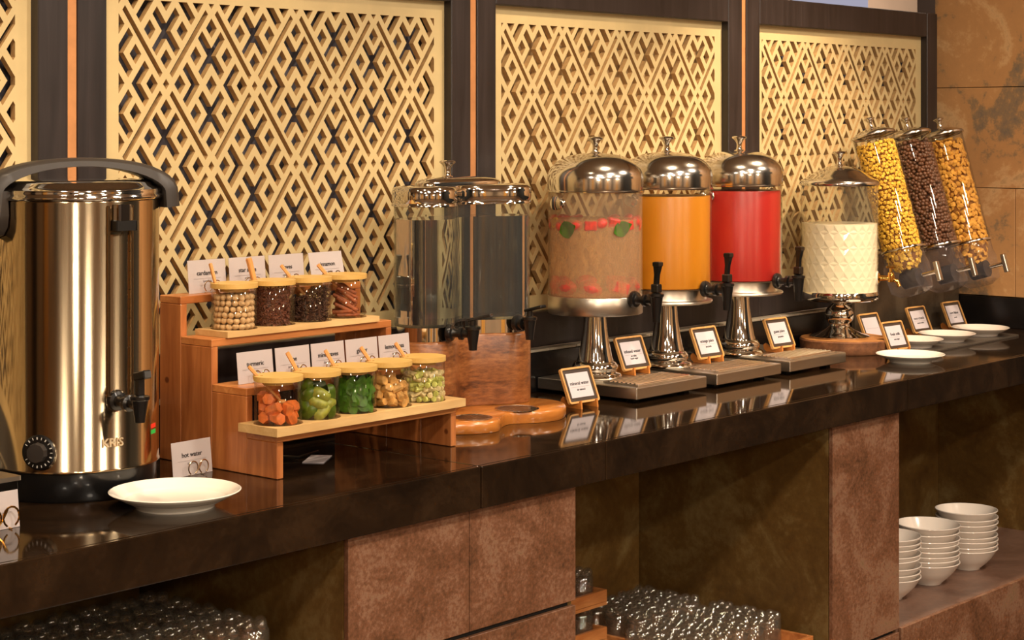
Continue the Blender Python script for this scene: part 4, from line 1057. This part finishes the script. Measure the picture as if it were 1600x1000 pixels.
# ------------------------------------------------------------------ milk dispenser on its wood slice
MX, MY = 4.552, 2.725
sl = thing('wood_slice', 'thick round bark edged wood slice under the milk dispenser', 'wood slice', (MX + 0.008, MY - 0.012, CT))
wob = [0.124 + 0.0035 * math.sin(3 * a) + 0.0018 * math.sin(7 * a + 1) + random.uniform(-0.0008, 0.0008) for a in [2 * math.pi * q / 72 for q in range(72)]]
def sr(k, z): return [Vector((wob[q] * k * math.cos(2 * math.pi * q / 72), wob[q] * k * math.sin(2 * math.pi * q / 72), z)) for q in range(72)]
MB().loft([sr(0.98, 0.0005), sr(1, 0.004), sr(0.995, 0.020), sr(1.005, 0.034), sr(0.99, 0.0365)]).build('bark_edge', M['bark'], sl, 40)
MB().loft([sr(0.975, 0.0367), sr(0.975, 0.0385)]).build('sawn_top', M['slice_top'], sl, 30)
md = thing('milk_dispenser', 'round faceted glass dispenser of white milk on a chrome ball stem', 'drink dispenser', (MX, MY, CT + 0.039))
H = -0.039
MB().lathe([(r, z + H) for r, z in [(0, 0.0395), (0.082, 0.0395), (0.083, 0.042), (0.078, 0.0445), (0.062, 0.049), (0.044, 0.058), (0.032, 0.066), (0.028, 0.069), (0.029, 0.071)] +
     [(0.040 * math.cos(R(a)) , 0.101 + 0.034 * math.sin(R(a))) for a in range(-48, 61, 12)] + [(0.024, 0.134), (0.05, 0.137), (0.098, 0.142), (0.106, 0.146), (0.1085, 0.152), (0.1085, 0.166), (0.107, 0.168), (0.104, 0.166), (0, 0.160)]], 64).build('stem_foot', M['chrome'], md, 40)
def facet(r0, r1, z0, z1, rows, seg=24, cap=True):
    mb = MB(); bm = mb.bm; rings = []
    for j in range(rows + 1):
        z = z0 + (z1 - z0) * j / rows; off = 0.5 * (j % 2)
        rings.append([bm.verts.new((r1 * math.cos(2 * math.pi * (k + off) / seg), r1 * math.sin(2 * math.pi * (k + off) / seg), z)) for k in range(seg)])
    for j in range(rows):
        a, b = rings[j], rings[j + 1]; zc = (z0 + (z1 - z0) * (j + 0.5) / rows)
        for k in range(seg):
            m_ = (k + 1) % seg
            if j % 2 == 0: tri = [(a[k], a[m_], b[k]), (a[m_], b[m_], b[k])]
            else: tri = [(a[k], a[m_], b[m_]), (a[k], b[m_], b[k])]
            for n_t, t_ in enumerate(tri):
                up = n_t == (0 if j % 2 == 0 else 1)
                if up:
                    c_ = (t_[0].co + t_[1].co + t_[2].co) / 3
                    v = bm.verts.new(Vector((c_.x, c_.y, 0)).normalized() * (Vector((c_.x, c_.y, 0)).length - (r0 - r1)) + Vector((0, 0, c_.z)))
                    for p_, q_ in ((0, 1), (1, 2), (2, 0)): bm.faces.new((t_[p_], t_[q_], v))
                else: bm.faces.new(t_)
    if cap: bm.faces.new(rings[-1]); bm.faces.new(list(reversed(rings[0])))
    return mb
facet(0.1074, 0.1068, 0.162 + H, 0.462 + H, 14, 24, False).build('glass_wall', M['facet'], md, 0)
tag(facet(0.1050, 0.1039, 0.162, 0.162 + 0.300 / 14 * 9, 9, 24).build('milk', M['milk'], None, 0, (MX, MY, CT + 0.0005)), 'white milk filling the faceted glass dispenser', 'drink')
mlid = MB().lathe([(r, z + H) for r, z in [(0.103, 0.460), (0.109, 0.4605), (0.1110, 0.464), (0.1105, 0.470), (0.105, 0.476), (0.093, 0.481), (0.080, 0.489), (0.062, 0.501), (0.040, 0.511), (0.016, 0.515), (0, 0.5155)]], 64).build('lid', M['dome'], md, 50)
knob_mb(0.5145 + H, 1.1).build('knob', M['chrome'], mlid, 50)
ra = math.atan2(-0.915, 0.393)
tx, ty = 0.1065 * math.cos(ra), 0.1065 * math.sin(ra)
tap = MB()
mX = Matrix.Rotation(R(90), 4, 'Y')
tap.lathe([(0, 0), (0.014, 0), (0.014, 0.004), (0.008, 0.006), (0.0065, 0.030), (0, 0.030)], 16, mat=mX)
tap.lathe([(0, -0.010), (0.009, -0.010), (0.010, 0.006), (0.008, 0.016), (0, 0.017)], 16, (0.035, 0, 0))
tap.sweep([(0.038, 0, -0.002), (0.052, 0, -0.008), (0.058, 0, -0.022)], [0.0065, 0.006, 0.006], 10)
gt = tap.build('brass_tap', M['gold'], md, 40, (tx, ty, 0.205 + H), (0, 0, ra))
MB().lathe([(0, 0.017), (0.004, 0.017), (0.004, 0.028), (0, 0.028)], 10, (0.035, 0, 0)).box(0.022, 0.048, -0.004, 0.004, 0.028, 0.034, 0.001).build('tap_handle', M['gold'], gt, 30)
MB().lathe([(0, 0.0), (0.019, 0.0), (0.019, 0.006), (0, 0.007)], 20, mat=Matrix.Translation((tx, ty, 0.205 + H)) @ Matrix.Rotation(ra, 4, 'Z') @ Matrix.Translation((-0.006, 0, 0)) @ mX).build('tap_washer', M['porcelain'], md, 40)

# ------------------------------------------------------------------ cereal dispensers
st = thing('cereal_stand', 'brushed grey steel stand carrying three tilted cereal tubes', 'stand', (4.764, 2.8, CT))
MB().box(0, 0.635, 0.0, 0.012, 0.0005, 0.262, 0.001).build('back_plate', M['grey_panel'], st, 0)
MB().box(0.02, 0.615, -0.02, -0.0005, 0.0005, 0.006, 0.001).build('foot_plate', M['grey_panel'], st, 0)
CX = [4.832, 5.045, 5.252]; CY = 2.685
for x in CX:
    MB().box(x - 4.764 - 0.02, x - 4.764 + 0.02, -0.052, -0.0005, 0.252, 0.260, 0.001).build('bracket', M['satin'], st, 0)
TILT = R(-16)
def cereal_tube(x, label, rt):
    t = thing('cereal_dispenser', label, 'cereal dispenser', (x, CY, CT + 0.268), 0, None, (TILT, 0, 0))
    MB().lathe([(rt - 0.002, 0.002), (rt, 0.002), (rt, 0.338), (rt - 0.002, 0.338), (rt - 0.002, 0.002)], 48).build('tube', M['jar_glass'], t, 40)
    MB().lathe([(rt + 0.0005, -0.003), (rt + 0.009, -0.003), (rt + 0.010, 0.0), (rt + 0.009, 0.003), (rt + 0.0005, 0.003), (rt + 0.0005, -0.003)], 48).build('ring', M['chrome'], t, 40)
    lid = MB().lathe([(rt - 0.001, 0.339), (rt + 0.004, 0.339), (rt + 0.005, 0.343), (rt + 0.002, 0.348), (rt * 0.85, 0.353), (rt * 0.6, 0.360), (rt * 0.3, 0.364), (0, 0.365)], 48).build('lid', M['dome'], t, 50)
    knob_mb(0.363, 0.9).build('knob', M['chrome'], lid, 50)
    def blend(k, s_, z, dz=0):
        out = []
        for q in range(40):
            a = 2 * math.pi * q / 40; c_, s2 = math.cos(a), math.sin(a)
            m_ = max(abs(c_), abs(s2)); sq = 1 / (m_ + 0.12)
            r_ = (1 - k) * rt + k * s_ * sq
            out.append(Vector((r_ * c_, r_ * s2, z)))
        return out
    MB().loft([blend(0, .06, -0.004), blend(0, .06, -0.030), blend(1, 0.058, -0.050), blend(1, 0.052, -0.118), blend(1, 0.030, -0.134)], False, True).build('hopper', M['hopper'], t, 40)
    MB().lathe([(0, -0.026), (0.026, -0.026), (0.026, 0.026), (0, 0.026)], 24, mat=Matrix.Translation((0, -0.008, -0.086)) @ Matrix.Rotation(R(90), 4, 'X')).build('paddle_wheel', M['wheel'], t, 30)
    MB().lathe([(0, 0.030), (0.006, 0.030), (0.006, 0.072), (0.009, 0.074), (0.009, 0.080), (0, 0.082)], 14, mat=Matrix.Translation((0, -0.012, -0.084)) @ Matrix.Rotation(R(90), 4, 'X')).build('turning_shaft', M['chrome'], t, 30)
    MB().box(-0.009, 0.009, -0.101, -0.088, -0.112, -0.056, 0.002).build('turning_handle', M['satin'], t, 30)
    return t
RT = 0.061
cereal_tube(CX[0], 'tilted clear tube of small yellow cereal, leftmost of three', RT)
cereal_tube(CX[1], 'tilted clear tube of brown chocolate balls, middle of three', RT)
cereal_tube(CX[2], 'tilted clear tube of golden flakes, nearest the stone wall', RT)
def bits(name, label, x, mat, coremat, size, n, kind, z0, z1, hop):
    t = MB()
    rot0 = Matrix.Rotation(TILT, 4, 'X')
    def piece(p, out):
        rm = Euler(rnd(0)).to_matrix()
        if kind == 'ball': t.ico(p, size * random.uniform(0.85, 1.1), 2, (1, 1, 1), 0.03)
        elif kind == 'star':
            nrm = (out + Vector((random.uniform(-.5, .5), random.uniform(-.5, .5), random.uniform(-.5, .5)))).normalized()
            q = nrm.to_track_quat('Z', 'Y').to_matrix(); a0 = random.random() * 6
            lp = []
            for zz, s_ in ((-0.0015, 0.85), (0.0015, 0.85), (0.0022, 0.3)):
                lp.append([p + q @ Vector((size * s_ * (1 if k % 2 else 0.68) * math.cos(a0 + k * math.pi / 5), size * s_ * (1 if k % 2 else 0.68) * math.sin(a0 + k * math.pi / 5), zz)) for k in range(10)])
            t.loft(lp)
        else: t.ico(p, size, 1, (1, random.uniform(0.7, 1), 0.4), 0.18, (out + Vector((random.uniform(-.5, .5), random.uniform(-.5, .5), random.uniform(-.4, .4)))).to_track_quat('Z', 'Y').to_matrix() @ Matrix.Rotation(random.random() * 6, 3, 'Z'))
    ns = int((z1 - z0) / (size * 1.45)); nc = int(2 * math.pi * (RT - 0.004) / (size * 1.55))
    for j in range(ns):
        for k in range(nc):
            a = 2 * math.pi * (k + 0.5 * (j % 2)) / nc + random.uniform(-.04, .04)
            rr = RT - 0.0025 - size * random.uniform(0.55, 1.0)
            a += random.uniform(-.35, .35) * size / RT
            p = Vector((rr * math.cos(a), rr * math.sin(a), min(z1, max(z0 + size, z0 + (j + 0.5) * size * 1.45 + random.uniform(-.5, .5) * size))))
            piece(p, Vector((math.cos(a), math.sin(a), 0)))
    for j in range(40):
        a = random.random() * 6.283; rr = (RT - 0.01) * math.sqrt(random.random()); piece(Vector((rr * math.cos(a), rr * math.sin(a), z1)), Vector((0, 0, 1)))
    if hop:
        for j in range(hop):
            zz = random.uniform(-0.06, 0.0); lim = RT - 0.008 - max(0, -zz - 0.028) * 0.8
            a = random.random() * 6.283; rr = lim * random.uniform(0.75, 1.0)
            piece(Vector((rr * math.cos(a), rr * math.sin(a), zz)), Vector((math.cos(a), math.sin(a), 0)))
    heap = tag(t.build(name, mat, None, 60 if kind == 'ball' else 0, (x, CY, CT + 0.268), (TILT, 0, 0)), label, 'cereal', None, 'stuff')
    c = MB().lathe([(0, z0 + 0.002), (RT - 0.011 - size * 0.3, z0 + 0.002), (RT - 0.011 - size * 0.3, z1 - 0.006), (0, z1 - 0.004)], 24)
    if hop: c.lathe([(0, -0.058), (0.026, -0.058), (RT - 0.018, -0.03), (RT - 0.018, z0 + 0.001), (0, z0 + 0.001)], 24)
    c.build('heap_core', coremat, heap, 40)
bits('yellow_cereal', 'small yellow cereal shapes heaped in the left tube', CX[0], M['cereal_yellow'], M['cereal_core'], 0.0070, 0, 'star', 0.003, 0.318, 260)
bits('chocolate_cereal', 'round chocolate cereal balls heaped in the middle tube', CX[1], M['cereal_brown'], M['brown_core'], 0.0068, 0, 'ball', 0.003, 0.318, 0)
bits('golden_cereal', 'golden cereal flakes heaped in the right tube', CX[2], M['cereal_gold'], M['cereal_core'], 0.0098, 0, 'flake', 0.003, 0.322, 110)

# ------------------------------------------------------------------ plates, platter, signs on the right
plate('small_plate', 'brightly lit white plate in front of the milk dispenser', 4.462, 2.455, CT, 0.090, 0.022, M['porcelain'])
pt = MB().loft([[Vector((x, y, z)) for x, y in rrect(0.60, 0.20, 0.03)] for z in (0.0005, 0.0045)]).build('serving_platter', M['platter'], None, 30, (4.93, 2.605, CT))
tag(pt, 'long thin grey platter under three white plates by the stone wall', 'platter')
for x, r_, n in ((4.738, 0.078, 'left'), (4.926, 0.081, 'middle'), (5.134, 0.084, 'right')):
    plate('cereal_plate', 'white plate, the %s one on the grey platter' % n, x, 2.592, CT + 0.005, r_, 0.024, M['bowl'])
table_sign('small framed easel sign reading mineral water, by the twin dispenser', 3.262, 2.612, CT, R(-4), 'mineral water', 'air mineral')
table_sign('small framed easel sign reading infused water on the left drip tray', 3.572, 2.699, CT + 0.036, R(-4), 'infused water', 'air infus\nbuah segar')
table_sign('small framed easel sign reading orange juice on the middle drip tray', 3.868, 2.690, CT + 0.036, R(-4), 'orange juice', 'jus jeruk')
table_sign('small framed easel sign reading guava juice on the right drip tray', 4.175, 2.675, CT + 0.036, R(-4), 'guava juice', 'jus jambu')
table_sign('small framed easel sign reading fresh milk, behind the bright plate', 4.605, 2.575, CT, R(-6), 'fresh milk', 'susu segar')
table_sign('small framed easel sign half hidden behind the milk sign', 4.760, 2.738, CT, R(-4), '', '')
table_sign('small framed easel sign reading coco crunch behind the middle plate', 5.035, 2.736, CT, R(-4), 'coco crunch', 'sereal cokelat')
table_sign('small framed easel sign reading corn flakes behind the right plate', 5.255, 2.736, CT, R(-4), 'corn flakes', 'sereal')

# ------------------------------------------------------------------ bowls on the lower shelf
bw = [(0, 0.004), (0.030, 0.003), (0.031, 0), (0.037, 0), (0.039, 0.004), (0.058, 0.020), (0.072, 0.036), (0.084, 0.0545), (0.0870, 0.0585), (0.0865, 0.0605), (0.0845, 0.0605), (0.080, 0.055), (0.068, 0.037), (0.054, 0.0225), (0.036, 0.009), (0, 0.007)]
bme = MB().lathe(bw, 56).mesh('bowl', M['bowl'], 50)
ORD = ['topmost', 'second from the top', 'third from the top', 'fourth from the top', 'fifth from the top', 'sixth from the top', 'seventh from the top', 'eighth from the top', 'lowest']
for x, y, n, wh in ((4.400, 2.488, 8, 'stack cut off by the pillar'), (4.618, 2.489, 8, 'middle stack'), (4.845, 2.489, 8, 'rear stack')):
    z = SM + 0.0005; zs = []
    for k in range(n):
        zs.append(z); z += random.choice((0.0125, 0.0135, 0.018))
    for k, z in enumerate(zs):
        lab = 'lowest' if k == 0 else ORD[n - 1 - k]
        tag(link('bowl', bme, None, (x + random.uniform(-.0015, .0015), y + random.uniform(-.0015, .0015), z), (random.uniform(-.012, .012) if k else 0, random.uniform(-.012, .012) if k else 0, 0)),
            'white bowl, %s in the %s' % (lab, wh), 'bowl', 'stacked bowls on the lower shelf')

# ------------------------------------------------------------------ upturned tumblers in wooden trays
def tumbler_mesh():
    mb = MB(); seg = 40; R0, h_ = 0.0315, 0.078; lo = []
    def ring(r, z, amp, ph=0): return [Vector(((r + amp * max(0, math.cos(5 * a + ph))) * math.cos(a), (r + amp * max(0, math.cos(5 * a + ph))) * math.sin(a), z)) for a in [2 * math.pi * q / seg for q in range(seg)]]
    mb.loft([ring(R0 - 0.0018, 0.0005, 0), ring(R0, 0.0005, 0), ring(R0, 0.050, 0), ring(R0 - 0.001, 0.058, 0.0), ring(R0 - 0.006, 0.064, 0.002), ring(0.012, 0.066, 0.001), ring(0.003, 0.0655, 0)], False, True)
    mb.loft([ring(0.003, 0.056, 0), ring(R0 - 0.010, 0.056, 0), ring(R0 - 0.0030, 0.050, 0), ring(R0 - 0.0018, 0.0005, 0)], True, False)
    for k in range(5):
        a = 2 * math.pi * k / 5
        mb.ico((0.0195 * math.cos(a), 0.0195 * math.sin(a), 0.0665), 0.0118, 2, (1, 1, 1.0))
    return mb.mesh('tumbler', M['cup_glass'], 60)
tme = tumbler_mesh()
def crate(label, x0, x1, y0, y1, z):
    t = thing('glass_tray', label, 'tray', (x0, y0, z))
    W_, D_ = x1 - x0, y1 - y0
    MB().box(0, W_, 0, D_, 0.0005, 0.008).build('tray_bottom', M['riser_top'], t, 0)
    for a in ((0, W_, 0, 0.010), (0, W_, D_ - 0.010, D_), (0, 0.010, 0.0105, D_ - 0.0105), (W_ - 0.010, W_, 0.0105, D_ - 0.0105)):
        MB().box(a[0], a[1], a[2], a[3], 0.0085, 0.036, 0.001).build('tray_rim', M['riser_top'], t, 0)
    return t
def tumblers(x0, x1, y0, y1, z, label, group, pitch=0.0665):
    nx = int((x1 - x0 - 0.022) / pitch); ny = int((y1 - y0 - 0.022) / pitch)
    for i in range(nx):
        for j in range(ny):
            x = x1 - 0.011 - pitch * (i + 0.5); y = y1 - 0.011 - pitch * (j + 0.5)
            nth = ('', 'second ', 'third ', 'fourth ', 'fifth ', 'sixth ', 'seventh ')
            row = 'rear row' if j == 0 else ('front row' if j == ny - 1 else nth[j] + 'row from the back')
            tag(link('tumbler', tme, None, (x, y, z + 0.0085), (0, 0, random.uniform(0, 6.28))), '%s, %s, %s' % (label, row, (nth[i] + 'from the right') if i else 'rightmost'), 'glass', group)
crate('wooden tray of upturned glasses on the left shelf, nearest the pillar', 1.71, 2.20, 2.345, 2.765, SL)
crate('wooden tray of upturned glasses on the left shelf, at the frame edge', 1.21, 1.70, 2.345, 2.765, SL)
tumblers(1.71, 2.20, 2.345, 2.765, SL, 'upturned tumbler, left shelf by the pillar', 'tumblers on the left shelf by the pillar')
tumblers(1.21, 1.70, 2.345, 2.765, SL, 'upturned tumbler, left shelf at picture edge', 'tumblers on the left shelf at the edge')
crate('wooden tray of upturned glasses on the lower middle shelf, right one', 3.34, 3.80, 2.345, 2.62, SM + 0.012)
crate('wooden tray of upturned glasses on the lower middle shelf, left one', 2.88, 3.33, 2.345, 2.62, SM + 0.012)
crate('wooden tray of upturned glasses at the back of the middle shelf', 3.485, 3.80, 2.625, 2.85, SM + 0.012)
tumblers(3.34, 3.80, 2.345, 2.62, SM + 0.012, 'upturned tumbler, right tray of middle shelf', 'tumblers in the right tray, middle shelf')
tumblers(2.88, 3.33, 2.345, 2.62, SM + 0.012, 'upturned tumbler, left tray of middle shelf', 'tumblers in the left tray, middle shelf')
tumblers(3.485, 3.80, 2.625, 2.85, SM + 0.012, 'upturned tumbler, back corner of middle shelf', 'tumblers in the back tray, middle shelf')
crate('small raised wooden tray of glasses deep in the middle bay', 3.06, 3.475, 2.705, 2.862, SM + 0.1235)
tumblers(3.06, 3.475, 2.705, 2.862, SM + 0.1235, 'upturned tumbler, raised tray in middle bay', 'tumblers in the raised back tray')
crate('wooden tray of glasses under the raised tray, deep in the middle bay', 3.06, 3.475, 2.705, 2.862, SM + 0.036)
tumblers(3.06, 3.475, 2.705, 2.862, SM + 0.036, 'upturned tumbler, under the raised tray', 'tumblers under the raised tray')
